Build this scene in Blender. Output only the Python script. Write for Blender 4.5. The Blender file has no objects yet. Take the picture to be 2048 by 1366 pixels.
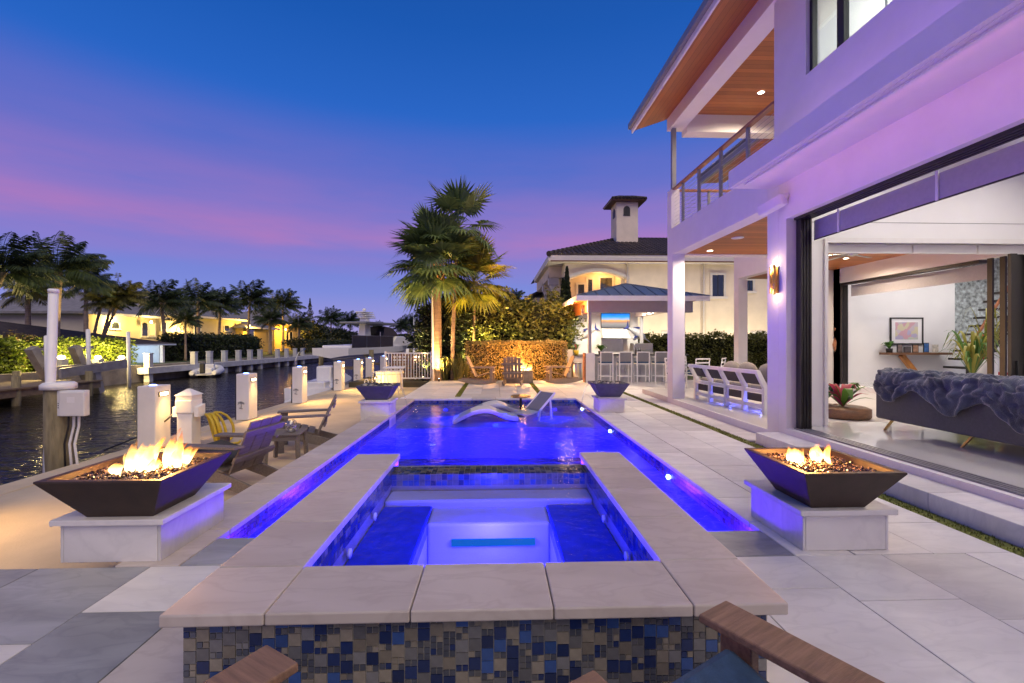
import bpy, math, random
import numpy as np
from mathutils import Vector, Matrix
random.seed(7); np.random.seed(7)
SC = bpy.context.scene
COL = SC.collection
R = math.radians
# ------------------------------------------------------------------ camera
F, VX, HY, CH = 920.0, 992.0, 684.0, 1.5
TH = math.atan((1024 - VX) / F); TC, TS = math.cos(TH), math.sin(TH)
cam = bpy.data.cameras.new('camera'); camo = bpy.data.objects.new('camera', cam); COL.objects.link(camo)
camo.location = (0, 0, CH); camo.rotation_euler = (R(90), 0, -TH)
cam.sensor_width = 36; cam.lens = F / 2048 * 36; cam.clip_start = 0.02; cam.clip_end = 3000
SC.camera = camo
# ------------------------------------------------------------------ sky
W = bpy.data.worlds.new('World'); SC.world = W; W.use_nodes = True
nt = W.node_tree; nt.nodes.clear(); N = nt.nodes.new; L = nt.links.new
def mth(nt, op, a, b=None, clamp=False):
    n = nt.nodes.new('ShaderNodeMath'); n.operation = op; n.use_clamp = clamp
    for i, x in enumerate((a, b)):
        if x is None: continue
        if isinstance(x, (int, float)): n.inputs[i].default_value = x
        else: nt.links.new(x, n.inputs[i])
    return n.outputs[0]
def ramp(nt, fac, stops, interp='LINEAR'):
    n = nt.nodes.new('ShaderNodeValToRGB'); n.color_ramp.interpolation = interp
    e = n.color_ramp.elements
    while len(e) < len(stops): e.new(0.5)
    for k, (p, c) in enumerate(stops):
        e[k].position = p; e[k].color = (*c, 1) if len(c) == 3 else c
    if fac is not None: nt.links.new(fac, n.inputs[0])
    return n.outputs[0]
def mixc(nt, fac, a, b, mode='MIX'):
    n = nt.nodes.new('ShaderNodeMix'); n.data_type = 'RGBA'; n.blend_type = mode
    for k, x in ((0, fac), (6, a), (7, b)):
        if isinstance(x, (int, float)): n.inputs[k].default_value = x
        elif isinstance(x, tuple): n.inputs[k].default_value = (*x, 1) if len(x) == 3 else x
        else: nt.links.new(x, n.inputs[k])
    return n.outputs[2]
tc = N('ShaderNodeTexCoord'); sep = N('ShaderNodeSeparateXYZ'); L(tc.outputs['Generated'], sep.inputs[0])
mp = N('ShaderNodeMapping'); mp.inputs['Scale'].default_value = (1.6, 1.6, 9.0); mp.inputs['Rotation'].default_value = (0, R(4), 0)
L(tc.outputs['Generated'], mp.inputs[0])
nz = N('ShaderNodeTexNoise'); nz.inputs['Scale'].default_value = 1.5; nz.inputs['Detail'].default_value = 5; nz.inputs['Roughness'].default_value = 0.55
L(mp.outputs[0], nz.inputs[0])
wob = mth(nt, 'MULTIPLY', mth(nt, 'SUBTRACT', nz.outputs[0], 0.5), 0.05)
tilt = mth(nt, 'MULTIPLY', sep.outputs['X'], 0.015)          # the cloud sheet dips to the right
el = mth(nt, 'ADD', mth(nt, 'ADD', sep.outputs['Z'], wob), tilt)
SKY_BASE = [(0.0, (.32, .26, .50)), (.04, (.24, .23, .54)), (.10, (.145, .19, .54)), (.17, (.12, .15, .50)), (.24, (.10, .13, .47)), (.32, (.045, .11, .45)),
            (.43, (.012, .095, .43)), (.56, (.004, .070, .34)), (.75, (.003, .045, .23)), (1.0, (.002, .035, .18))]
base = ramp(nt, sep.outputs['Z'], SKY_BASE)
pk = ramp(nt, el, [(.12, (0, 0, 0)), (.165, (.30, .30, .30)), (.205, (1, 1, 1)), (.25, (.60, .60, .60)), (.34, (.22, .22, .22)), (.44, (0, 0, 0))], 'EASE')
strk = ramp(nt, nz.outputs[0], [(.30, (.35, .35, .35)), (.62, (1, 1, 1))])
pf = mth(nt, 'MULTIPLY', mixc(nt, 1.0, pk, strk, 'MULTIPLY'), 0.72)
sky = mixc(nt, pf, base, (.40, .14, .36))
nish = N('ShaderNodeTexSky'); nish.sky_type = 'NISHITA'; nish.sun_disc = False
nish.sun_elevation = R(1.0); nish.sun_rotation = R(205)
nsc = mixc(nt, 1.0, nish.outputs[0], (.012, .012, .012), 'MULTIPLY')
bg = N('ShaderNodeBackground'); out = N('ShaderNodeOutputWorld')
L(mixc(nt, 1.0, sky, nsc, 'ADD'), bg.inputs[0]); bg.inputs[1].default_value = 0.80; L(bg.outputs[0], out.inputs[0])
# ------------------------------------------------------------------ afterglow of the set sun, behind the camera to the left
SUN = bpy.data.lights.new('sun', 'SUN'); SUN.energy = 1.25; SUN.angle = R(60); SUN.color = (1.0, .81, .55)
suno = bpy.data.objects.new('sun', SUN); COL.objects.link(suno)
suno.rotation_euler = Vector((-.28, .57, -.78)).to_track_quat('-Z', 'Y').to_euler()
SC.view_settings.view_transform = 'Standard'; SC.view_settings.look = 'None'; SC.view_settings.exposure = 0.7; SC.view_settings.gamma = 1
SC.render.engine = 'CYCLES'
cy = SC.cycles; cy.use_denoising = True; cy.max_bounces = 7; cy.diffuse_bounces = 3; cy.glossy_bounces = 3; cy.transmission_bounces = 4
cy.transparent_max_bounces = 12; cy.sample_clamp_indirect = 4; cy.sample_clamp_direct = 30; cy.caustics_reflective = False; cy.caustics_refractive = False
cy.use_light_tree = True; cy.use_adaptive_sampling = True; cy.adaptive_threshold = 0.015

# ------------------------------------------------------------------ pixel -> place
def gp(px, py, z=0.0):
    d = (CH - z) * F / (py - HY); r = (px - 1024) * d / F
    return Vector((r * TC + d * TS, d * TC - r * TS, z))
def at(px, py, Y):
    a = (px - 1024) / F; X = Y * (a * TC + TS) / (TC - a * TS); d = Y * TC + X * TS
    return Vector((X, Y, CH - (py - HY) * d / F))
def ax(px, py, X):
    a = (px - 1024) / F; Y = X * (TC - a * TS) / (a * TC + TS); d = Y * TC + X * TS
    return Vector((X, Y, CH - (py - HY) * d / F))

# ------------------------------------------------------------------ materials
MATS = {}
def newmat(name):
    m = bpy.data.materials.new(name); m.use_nodes = True; m.node_tree.nodes.clear(); MATS[name] = m
    o = m.node_tree.nodes.new('ShaderNodeOutputMaterial'); return m, m.node_tree, o
def noise(nt, scale, detail=4, coord='Object', stretch=None, rough=.55, dist=0):
    if coord == 'World':
        g = nt.nodes.new('ShaderNodeNewGeometry'); s = g.outputs['Position']
    else:
        t = nt.nodes.new('ShaderNodeTexCoord'); s = t.outputs[coord]
    if stretch:
        m = nt.nodes.new('ShaderNodeMapping'); m.inputs['Scale'].default_value = stretch; nt.links.new(s, m.inputs[0]); s = m.outputs[0]
    n = nt.nodes.new('ShaderNodeTexNoise'); n.inputs['Scale'].default_value = scale; n.inputs['Detail'].default_value = detail
    n.inputs['Roughness'].default_value = rough; n.inputs['Distortion'].default_value = dist
    nt.links.new(s, n.inputs[0]); return n.outputs[0]
def M(name, col, rough=.6, var=.12, scale=6, bump=0, bscale=60, metal=0, emit=None, es=0, orand=0, stretch=None, trans=0, coat=0, world=False, sheen=0):
    if name in MATS: return MATS[name]
    m, nt, o = newmat(name); p = nt.nodes.new('ShaderNodeBsdfPrincipled'); nt.links.new(p.outputs[0], o.inputs[0])
    cs = 'World' if world else 'Object'
    c = col
    if var:
        f = ramp(nt, noise(nt, scale, 5, cs, stretch), [(.3, (0, 0, 0)), (.7, (1, 1, 1))])
        c = mixc(nt, f, tuple(x * (1 - var) for x in col), tuple(min(1, x * (1 + var)) for x in col))
    if orand:
        oi = nt.nodes.new('ShaderNodeObjectInfo')
        k = mth(nt, 'ADD', mth(nt, 'MULTIPLY', oi.outputs['Random'], 2 * orand), 1 - orand)
        cc = nt.nodes.new('ShaderNodeCombineColor')
        for i in range(3): nt.links.new(k, cc.inputs[i])
        c = mixc(nt, 1.0, c, cc.outputs[0], 'MULTIPLY')
    if isinstance(c, tuple): p.inputs['Base Color'].default_value = (*c, 1)
    else: nt.links.new(c, p.inputs['Base Color'])
    p.inputs['Roughness'].default_value = rough; p.inputs['Metallic'].default_value = metal
    p.inputs['Transmission Weight'].default_value = trans; p.inputs['Coat Weight'].default_value = coat
    p.inputs['Sheen Weight'].default_value = sheen
    if bump:
        b = nt.nodes.new('ShaderNodeBump'); b.inputs['Strength'].default_value = bump; b.inputs['Distance'].default_value = .01
        nt.links.new(noise(nt, bscale, 4, cs, stretch), b.inputs['Height']); nt.links.new(b.outputs[0], p.inputs['Normal'])
    if emit:
        p.inputs['Emission Color'].default_value = (*emit, 1); p.inputs['Emission Strength'].default_value = es
    return m
def marble(name, a, b, vein, rough=.35, tone=.16, vs=.16):
    m, nt, o = newmat(name); p = nt.nodes.new('ShaderNodeBsdfPrincipled'); nt.links.new(p.outputs[0], o.inputs[0])
    oi = nt.nodes.new('ShaderNodeObjectInfo'); g = nt.nodes.new('ShaderNodeTexCoord')
    mp = nt.nodes.new('ShaderNodeMapping'); nt.links.new(g.outputs['Object'], mp.inputs[0]); mp.inputs['Scale'].default_value = (1, 2.6, 1)
    off = nt.nodes.new('ShaderNodeCombineXYZ'); k = mth(nt, 'MULTIPLY', oi.outputs['Random'], 37.0)
    for i in range(3): nt.links.new(k, off.inputs[i])
    nt.links.new(off.outputs[0], mp.inputs['Location'])
    n1 = nt.nodes.new('ShaderNodeTexNoise'); n1.inputs['Scale'].default_value = 1.5; n1.inputs['Detail'].default_value = 8; n1.inputs['Distortion'].default_value = .6; nt.links.new(mp.outputs[0], n1.inputs[0])
    n2 = nt.nodes.new('ShaderNodeTexNoise'); n2.inputs['Scale'].default_value = 3.2; n2.inputs['Detail'].default_value = 9; n2.inputs['Distortion'].default_value = .7; nt.links.new(mp.outputs[0], n2.inputs[0])
    c = mixc(nt, ramp(nt, n1.outputs[0], [(.35, (0, 0, 0)), (.66, (1, 1, 1))]), a, b)
    v = ramp(nt, n2.outputs[0], [(.44, (0, 0, 0)), (.5, (vs, vs, vs)), (.56, (0, 0, 0))])
    c = mixc(nt, v, c, vein)
    tn = mth(nt, 'ADD', mth(nt, 'MULTIPLY', mth(nt, 'POWER', oi.outputs['Random'], 2.0), -2 * tone), 1.0 + tone * .6)
    cc = nt.nodes.new('ShaderNodeCombineColor')
    for i in range(3): nt.links.new(tn, cc.inputs[i])
    c = mixc(nt, 1.0, c, cc.outputs[0], 'MULTIPLY')
    nt.links.new(c, p.inputs['Base Color']); 
    nt.links.new(mth(nt, 'ADD', mth(nt, 'MULTIPLY', n1.outputs[0], .25), rough - .1), p.inputs['Roughness'])
    bp = nt.nodes.new('ShaderNodeBump'); bp.inputs['Strength'].default_value = .12; bp.inputs['Distance'].default_value = .004
    nt.links.new(n2.outputs[0], bp.inputs['Height']); nt.links.new(bp.outputs[0], p.inputs['Normal'])
    return m
def emis(name, col, s):
    m, nt, o = newmat(name); e = nt.nodes.new('ShaderNodeEmission'); e.inputs[0].default_value = (*col, 1); e.inputs[1].default_value = s
    nt.links.new(e.outputs[0], o.inputs[0]); return m
def boards(name, col, axis, width, rough=.45):
    """timber boards laid side by side, thin dark joints, grain along the board"""
    m, nt, o = newmat(name); p = nt.nodes.new('ShaderNodeBsdfPrincipled'); nt.links.new(p.outputs[0], o.inputs[0])
    g = nt.nodes.new('ShaderNodeNewGeometry'); s = nt.nodes.new('ShaderNodeSeparateXYZ'); nt.links.new(g.outputs['Position'], s.inputs[0])
    u = mth(nt, 'DIVIDE', s.outputs[axis], width); fr = mth(nt, 'FRACT', u); fl = mth(nt, 'FLOOR', u)
    wn = nt.nodes.new('ShaderNodeTexWhiteNoise'); wn.noise_dimensions = '1D'; nt.links.new(fl, wn.inputs['W'])
    st = (14, 1, 1) if axis == 'X' else (1, 14, 1)
    gr = noise(nt, 5, 6, 'World', st)
    t = mth(nt, 'ADD', mth(nt, 'MULTIPLY', wn.outputs[0], .5), mth(nt, 'MULTIPLY', gr, .7))
    c = ramp(nt, t, [(.15, tuple(x * .62 for x in col)), (.6, col), (1, tuple(min(1, x * 1.35) for x in col))])
    j = ramp(nt, fr, [(0, (.25, .25, .25)), (.05, (1, 1, 1)), (.95, (1, 1, 1)), (1, (.25, .25, .25))])
    nt.links.new(mixc(nt, 1.0, c, j, 'MULTIPLY'), p.inputs['Base Color']); p.inputs['Roughness'].default_value = rough
    return m
def water(name, tint, rough, bs, bdist, stretch=None, ior=1.33, body=None):
    m, nt, o = newmat(name)
    bp = nt.nodes.new('ShaderNodeBump'); bp.inputs['Strength'].default_value = 1; bp.inputs['Distance'].default_value = bdist
    n1 = noise(nt, bs, 3, 'World', stretch); n2 = noise(nt, bs * 3.1, 2, 'World', stretch)
    nt.links.new(mth(nt, 'ADD', n1, mth(nt, 'MULTIPLY', n2, .35)), bp.inputs['Height'])
    fr = nt.nodes.new('ShaderNodeFresnel'); fr.inputs[0].default_value = ior; nt.links.new(bp.outputs[0], fr.inputs[1])
    gl = nt.nodes.new('ShaderNodeBsdfGlossy'); gl.inputs['Roughness'].default_value = rough; nt.links.new(bp.outputs[0], gl.inputs['Normal'])
    if body:
        tr = nt.nodes.new('ShaderNodeBsdfDiffuse'); tr.inputs[0].default_value = (*body, 1)
    else:
        tr = nt.nodes.new('ShaderNodeBsdfTransparent'); tr.inputs[0].default_value = (*tint, 1)
    mx = nt.nodes.new('ShaderNodeMixShader'); nt.links.new(fr.outputs[0], mx.inputs[0]); nt.links.new(tr.outputs[0], mx.inputs[1]); nt.links.new(gl.outputs[0], mx.inputs[2])
    nt.links.new(mx.outputs[0], o.inputs[0]); return m
def glassy(name, tint=(.9, .95, 1), op=.12, rough=.02):
    m, nt, o = newmat(name); fr = nt.nodes.new('ShaderNodeFresnel'); fr.inputs[0].default_value = 1.5
    gl = nt.nodes.new('ShaderNodeBsdfGlossy'); gl.inputs['Roughness'].default_value = rough
    tr = nt.nodes.new('ShaderNodeBsdfTransparent'); tr.inputs[0].default_value = (*tint, 1)
    gb = nt.nodes.new('ShaderNodeNewGeometry'); ff = mth(nt, 'MULTIPLY', fr.outputs[0], mth(nt, 'SUBTRACT', 1.0, gb.outputs['Backfacing']))
    mx = nt.nodes.new('ShaderNodeMixShader'); nt.links.new(mth(nt, 'ADD', ff, op, True), mx.inputs[0]); nt.links.new(tr.outputs[0], mx.inputs[1]); nt.links.new(gl.outputs[0], mx.inputs[2])
    nt.links.new(mx.outputs[0], o.inputs[0]); return m
def leafmat(name, a, b, rough=.5):
    m, nt, o = newmat(name); p = nt.nodes.new('ShaderNodeBsdfPrincipled')
    g = nt.nodes.new('ShaderNodeNewGeometry')
    nz = noise(nt, 1.3, 3, 'World'); t = mth(nt, 'ADD', mth(nt, 'MULTIPLY', g.outputs['Random Per Island'], .6), mth(nt, 'MULTIPLY', nz, .5))
    nt.links.new(ramp(nt, t, [(.2, a), (.85, b)]), p.inputs['Base Color']); p.inputs['Roughness'].default_value = rough
    tl = nt.nodes.new('ShaderNodeBsdfTranslucent'); nt.links.new(ramp(nt, t, [(.2, a), (.85, b)]), tl.inputs[0])
    mx = nt.nodes.new('ShaderNodeMixShader'); mx.inputs[0].default_value = .25
    nt.links.new(p.outputs[0], mx.inputs[1]); nt.links.new(tl.outputs[0], mx.inputs[2]); nt.links.new(mx.outputs[0], o.inputs[0]); return m

# ------------------------------------------------------------------ mesh building
class MB:
    def __init__(s): s.v = []; s.f = []; s.sm = []
    def add(s, vs, fs, smooth=False):
        n = len(s.v); s.v += [tuple(v) for v in vs]; s.f += [tuple(i + n for i in f) for f in fs]; s.sm += [smooth] * len(fs); return s
    def box(s, x0, x1, y0, y1, z0, z1):
        return s.add([(x0, y0, z0), (x1, y0, z0), (x1, y1, z0), (x0, y1, z0), (x0, y0, z1), (x1, y0, z1), (x1, y1, z1), (x0, y1, z1)],
                     [(0, 3, 2, 1), (4, 5, 6, 7), (0, 1, 5, 4), (1, 2, 6, 5), (2, 3, 7, 6), (3, 0, 4, 7)])
    def bar(s, p, q, w, h, up=(0, 0, 1)):
        p, q = Vector(p), Vector(q); d = (q - p).normalized(); u = Vector(up)
        x = d.cross(u)
        if x.length < 1e-4: x = d.cross(Vector((1, 0, 0)))
        x.normalize(); y = x.cross(d).normalized(); vs = []
        for e in (p, q):
            for a, b in ((-1, -1), (1, -1), (1, 1), (-1, 1)): vs.append(e + x * (a * w / 2) + y * (b * h / 2))
        return s.add(vs, [(0, 1, 2, 3), (7, 6, 5, 4), (0, 4, 5, 1), (1, 5, 6, 2), (2, 6, 7, 3), (3, 7, 4, 0)])
    def tube(s, pts, r, n=8, cap=True):
        pts = [Vector(p) for p in pts]; m = len(pts); rr = r if isinstance(r, (list, tuple)) else [r] * m; vs = []; fs = []; prev = None
        for i, p in enumerate(pts):
            d = (pts[min(i + 1, m - 1)] - pts[max(i - 1, 0)]).normalized()
            if prev is None: a = d.cross(Vector((0, 0, 1)) if abs(d.z) < .9 else Vector((1, 0, 0))).normalized()
            else: a = (prev - d * prev.dot(d)).normalized()
            prev = a; b = d.cross(a)
            for k in range(n): t = 2 * math.pi * k / n; vs.append(p + (a * math.cos(t) + b * math.sin(t)) * rr[i])
        for i in range(m - 1):
            for k in range(n): fs.append((i * n + k, i * n + (k + 1) % n, (i + 1) * n + (k + 1) % n, (i + 1) * n + k))
        s.add(vs, fs, True)
        if cap: 
            b0 = len(s.v) - len(vs); s.f.append(tuple(b0 + k for k in range(n))[::-1]); s.f.append(tuple(b0 + (m - 1) * n + k for k in range(n))); s.sm += [False, False]
        return s
    def lathe(s, prof, c=(0, 0, 0), n=20, cap=True):
        vs = []; fs = []
        for r, z in prof:
            for k in range(n): t = 2 * math.pi * k / n; vs.append((c[0] + r * math.cos(t), c[1] + r * math.sin(t), c[2] + z))
        for i in range(len(prof) - 1):
            for k in range(n): fs.append((i * n + k, i * n + (k + 1) % n, (i + 1) * n + (k + 1) % n, (i + 1) * n + k))
        b0 = len(s.v); s.add(vs, fs, True)
        if cap:
            s.f.append(tuple(b0 + k for k in range(n))[::-1]); s.f.append(tuple(b0 + (len(prof) - 1) * n + k for k in range(n))); s.sm += [False, False]
        return s
    def ell(s, c, r, nu=12, nv=8):
        r = r if isinstance(r, tuple) else (r, r, r)
        vs = [(c[0], c[1], c[2] - r[2])]; fs = []
        for j in range(1, nv):
            p = -math.pi / 2 + math.pi * j / nv
            for k in range(nu): t = 2 * math.pi * k / nu; vs.append((c[0] + r[0] * math.cos(p) * math.cos(t), c[1] + r[1] * math.cos(p) * math.sin(t), c[2] + r[2] * math.sin(p)))
        vs.append((c[0], c[1], c[2] + r[2])); e = len(vs) - 1
        for k in range(nu): fs.append((0, 1 + (k + 1) % nu, 1 + k)); fs.append((e, 1 + (nv - 2) * nu + k, 1 + (nv - 2) * nu + (k + 1) % nu))
        for j in range(nv - 2):
            for k in range(nu): a = 1 + j * nu; fs.append((a + k, a + (k + 1) % nu, a + nu + (k + 1) % nu, a + nu + k))
        return s.add(vs, fs, True)
    def prism(s, poly, h, axis='Z', o=(0, 0, 0)):
        """polygon (u, v) pushed by h along an axis: Z -> (u,v,0), Y -> (u,0,v), X -> (0,u,v)"""
        n = len(poly); vs = []
        for t in (0, h):
            for u, v in poly: vs.append({'Z': (u + o[0], v + o[1], t + o[2]), 'Y': (u + o[0], t + o[1], v + o[2]), 'X': (t + o[0], u + o[1], v + o[2])}[axis])
        fs = [tuple(range(n))[::-1], tuple(range(n, 2 * n))] + [(k, (k + 1) % n, n + (k + 1) % n, n + k) for k in range(n)]
        return s.add(vs, fs)
    def frustum(s, c, a0, b0, z0, a1, b1, z1, cap=True):
        vs = [(c[0] + sx * a0, c[1] + sy * b0, z0) for sx, sy in ((-1, -1), (1, -1), (1, 1), (-1, 1))] + [(c[0] + sx * a1, c[1] + sy * b1, z1) for sx, sy in ((-1, -1), (1, -1), (1, 1), (-1, 1))]
        return s.add(vs, [(0, 3, 2, 1), (4, 5, 6, 7)][:2 if cap else 1] + [(0, 1, 5, 4), (1, 2, 6, 5), (2, 3, 7, 6), (3, 0, 4, 7)])
    def mesh(s, name, mat, fix=True):
        me = bpy.data.meshes.new(name); me.from_pydata(s.v, [], s.f); me.polygons.foreach_set('use_smooth', s.sm)
        if mat: me.materials.append(MATS[mat] if isinstance(mat, str) else mat)
        if fix and len(s.f) < 20000:
            import bmesh
            bm = bmesh.new(); bm.from_mesh(me); bmesh.ops.recalc_face_normals(bm, faces=bm.faces); bm.to_mesh(me); bm.free()
        me.update(); return me
    def build(s, name, mat, parent=None, bev=0, sub=0, loc=None, rot=None):
        return link(name, s.mesh(name, mat), parent, bev, sub, loc, rot)
def link(name, me, parent=None, bev=0, sub=0, loc=None, rot=None):
    o = bpy.data.objects.new(name, me); COL.objects.link(o)
    if parent: o.parent = parent
    if loc is not None: o.location = loc
    if rot is not None: o.rotation_euler = rot if not isinstance(rot, (int, float)) else (0, 0, rot)
    if bev:
        b = o.modifiers.new('bevel', 'BEVEL'); b.width = bev; b.segments = 2; b.limit_method = 'ANGLE'; b.angle_limit = R(40)
    if sub:
        b = o.modifiers.new('sub', 'SUBSURF'); b.levels = sub; b.render_levels = sub
    return o
def tag(o, label=None, cat=None, group=None, kind=None):
    if label: o['label'] = label
    if cat: o['category'] = cat
    if group: o['group'] = group
    if kind: o['kind'] = kind
    return o
def thing(name, label, cat, loc=(0, 0, 0), rz=0, group=None):
    o = bpy.data.objects.new(name, None); COL.objects.link(o); o.location = loc; o.rotation_euler = (0, 0, rz); o.empty_display_size = .1
    return tag(o, label, cat, group)
def kids(o): return [c for c in bpy.data.objects if c.parent == o]
def dup(o, loc=None, rz=None, label=None, parent=None, scale=None):
    c = o.copy(); COL.objects.link(c)
    if parent: c.parent = parent
    if loc is not None: c.location = loc
    if rz is not None: c.rotation_euler = (0, 0, rz)
    if scale is not None: c.scale = (scale,) * 3 if isinstance(scale, (int, float)) else scale
    if label: c['label'] = label
    for k in o.children: dup(k, parent=c)
    return c
def BX(name, mat, parent, *b, bev=0):
    """box object whose origin sits at the box's centre (so Object texture coordinates stay local)"""
    x0, x1, y0, y1, z0, z1 = b; c = ((x0 + x1) / 2, (y0 + y1) / 2, (z0 + z1) / 2)
    return MB().box(x0 - c[0], x1 - c[0], y0 - c[1], y1 - c[1], z0 - c[2], z1 - c[2]).build(name, mat, parent, bev=bev, loc=c)
def lamp(name, kind, loc, energy, col, size=.1, rot=None, parent=None, spot=None, blend=.5):
    l = bpy.data.lights.new(name, kind); l.energy = energy; l.color = col
    if kind == 'AREA': l.size = size; l.shape = 'DISK'
    else: l.shadow_soft_size = size
    if kind == 'SPOT': l.spot_size = spot; l.spot_blend = blend
    o = bpy.data.objects.new(name, l); COL.objects.link(o); o.location = loc
    if rot is not None: o.rotation_euler = rot
    if parent: o.parent = parent
    return o

# plain materials
M('paint', (.80, .78, .77), .7, .03, 3, .15, 120)
M('paint_in', (.82, .82, .83), .6, .02, 2)
M('trim', (.78, .77, .76), .5, .03)
M('concrete', (.50, .42, .31), .85, .16, 1.1, .35, 45, world=True)
M('seawall', (.30, .26, .21), .9, .3, 1.5, .5, 12)
M('bronze', (.045, .042, .04), .4, .1, 4, 0, metal=.6)
M('black', (.015, .015, .016), .5, .1)
M('steel', (.45, .46, .47), .3, .08, 5, metal=1)
M('stainless', (.55, .55, .54), .28, .06, 5, metal=1)
M('grey_metal', (.24, .25, .27), .45, .06, 3, metal=.3)
M('white_plastic', (.80, .80, .79), .4, .03)
M('teak_grey', (.17, .145, .125), .62, .25, 5, .3, 40, stretch=(1, 12, 12))
M('teak_brown_lit', (.25, .15, .095), .6, .3, 5, .3, 40, stretch=(1, 12, 12))  # warmer than the grey teak: orange light is put into the colour
M('wood_brown', (.16, .075, .035), .45, .3, 5, .2, 40, stretch=(1, 10, 10))
M('wood_red', (.30, .115, .05), .4, .25, 5, .1, 40, stretch=(10, 1, 10))
M('cushion_dark', (.05, .05, .055), .95, .15, 30, .3, 200)
M('cushion_blue', (.035, .075, .15), .9, .2, 20, .3, 200)
M('sling', (.20, .20, .21), .8, .1, 60)
M('sling_dark', (.05, .045, .045), .8, .1, 60)
M('bowl_dark', (.045, .026, .017), .55, .2, 9, .1, 60)
M('bowl_grey', (.075, .075, .085), .6, .2, 9, .1, 60)
marble('marble', (.80, .775, .74), (.68, .66, .635), (.46, .44, .43), .42, .12)
marble('marble_grey', (.40, .41, .43), (.28, .29, .31), (.20, .21, .23), .42, .2, .3)
marble('travertine', (.58, .52, .47), (.50, .445, .40), (.40, .34, .30), .45, .10, .34)
boards('cedar', (.40, .14, .038), 'Y', .14)
boards('cedar_x', (.38, .125, .032), 'X', .14)
# ================================================================== ground, canal, dock
PX0, PX1, PY0, PY1 = -2.15, 2.13, 3.55, 12.1        # pool
WZ = -1.0
water('canal', (0, 0, 0), .10, 1.5, .10, (1, 1.8, 1), 1.33, (.014, .012, .008))
M('soil', (.06, .055, .04), .95, .3, .5)
M('lawn', (.045, .07, .02), .95, .3, 2)
tag(MB().add([(-1500, -60, WZ), (1500, -60, WZ), (1500, 2500, WZ), (-1500, 2500, WZ)], [(0, 1, 2, 3)]).build('canal_water', 'canal'), kind='structure')
tag(MB().box(-1500, 1500, -60, 2500, -4.2, -4).build('canal_bed', 'soil'), kind='structure')
def strc(name, mat, *b, bev=0): return tag(BX(name, mat, None, *b, bev=bev), kind='structure')
strc('ground', 'lawn', 2.6, 400, 18.6, 400, -3.5, -.03)
strc('garden_bed', 'soil', -5.6, 2.6, 17.7, 60, -3.5, -.05)
DZ = -.25
dk = strc('dock', 'concrete', -5.62, -2.3, 3.18, 17.7, -1.6, DZ)
strc('seawall_cap', 'concrete', -6.0, -5.625, -2, 24, -1.6, DZ + .012, bev=.02)
db = tag(thing('deck', None, None), kind='structure')
M('grout', (.10, .09, .085), .9, .1)
def dbase(*b): BX('deck_base', 'grout', db, *b)
dbase(-5.62, -1.27, -2, 3.18, -1.6, -.02); dbase(-1.27, 1.15, -2, 1.9, -1.6, -.02); dbase(1.15, 4.3, -2, 3.2, -1.6, -.02)
dbase(2.33, 4.3, 3.2, 12.3, -1.6, -.02); dbase(-2.3, 9, 12.3, 18.6, -1.6, -.02); dbase(-2.35, -1.27, 3.18, 3.4, -1.6, -.02); dbase(1.15, 2.33, 3.2, 3.4, -1.6, -.02)
def pave(xs, y0, y1, mat, lens, skip=None, seed=1):
    rg = random.Random(seed)
    for x0, x1 in zip(xs[:-1], xs[1:]):
        y = y0 - rg.random() * .5
        while y < y1 - .02:
            l = rg.choice(lens); a, b = max(y, y0), min(y + l, y1); y += l
            if b - a < .05: continue
            if y1 - y < .2: b = y1; y = y1 + 1
            dz = rg.uniform(-.0012, .0012)
            mt = mat if isinstance(mat, str) else rg.choice(mat)
            BX('paver', mt, db, x0 + .003, x1 - .003, a + .003, b - .003, -.03, 0.0 + dz, bev=.003)
LS = (.61, .91, .91, 1.22)
pave([1.16, 1.5, 2.1, 2.71, 3.32, 3.67], -.5, 3.15, 'marble', LS, seed=3)
pave([2.53, 3.1, 3.67], 3.15, 12.5, 'marble', LS, seed=4)
pave([3.83, 4.24], 6.9, 12.5, 'marble', LS, seed=5)
pave([-2.5, -1.81, -1.13], 12.5, 17.68, 'marble', LS, seed=6)
pave([-.97, -.43, .11, .65, 1.19], 12.5, 17.68, 'marble', LS, seed=7)
pave([1.35, 1.96, 2.57, 3.12, 3.67], 12.5, 17.68, 'marble', LS, seed=8)
pave([3.83, 4.44, 5.05, 5.66, 6.27, 6.88, 7.5, 8.1], 12.5, 17.68, 'marble', LS, seed=9)
pave([-5.62, -4.6, -3.95, -3.02, -2.3, -1.75, -1.28], -.5, 3.15, ['marble_grey', 'marble_grey', 'marble', 'travertine'], (.61, .91, 1.22), seed=10)
pave([-1.27, -.6, .1, .7, 1.15], -.5, 1.88, 'marble_grey', LS, seed=11)
# pool coping stones
pool = thing('swimming_pool', 'long rectangular swimming pool glowing deep blue between the stone decks', 'pool')
def coping(par, segs, mat='travertine'):
    for s in segs: BX('coping_stone', mat, par, *s, bev=.008)
def seg(a, b, l):
    n = max(1, round((b - a) / l)); return [(a + (b - a) * k / n, a + (b - a) * (k + 1) / n) for k in range(n)]
g_ = .003
coping(pool, [(PX0 - .39, PX0 + .03, a + g_, b - g_, -.045, .005) for a, b in seg(3.15, PY1, .61)])
coping(pool, [(PX1 - .03, PX1 + .39, a + g_, b - g_, -.045, .003) for a, b in seg(3.15, PY1, .61)], 'marble')
coping(pool, [(a + g_, b - g_, PY1 - .03, PY1 + .39, -.045, .004) for a, b in seg(PX0 - .39, PX1 + .39, .61)], 'marble')
coping(pool, [(a + g_, b - g_, 3.15, PY0 + .03, -.045, .004) for a, b in ((PX0 + .034, -1.29), (1.17, PX1 - .034))], 'marble_grey')
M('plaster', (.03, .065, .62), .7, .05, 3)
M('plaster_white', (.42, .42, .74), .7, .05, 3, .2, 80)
FZ = -1.25
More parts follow.
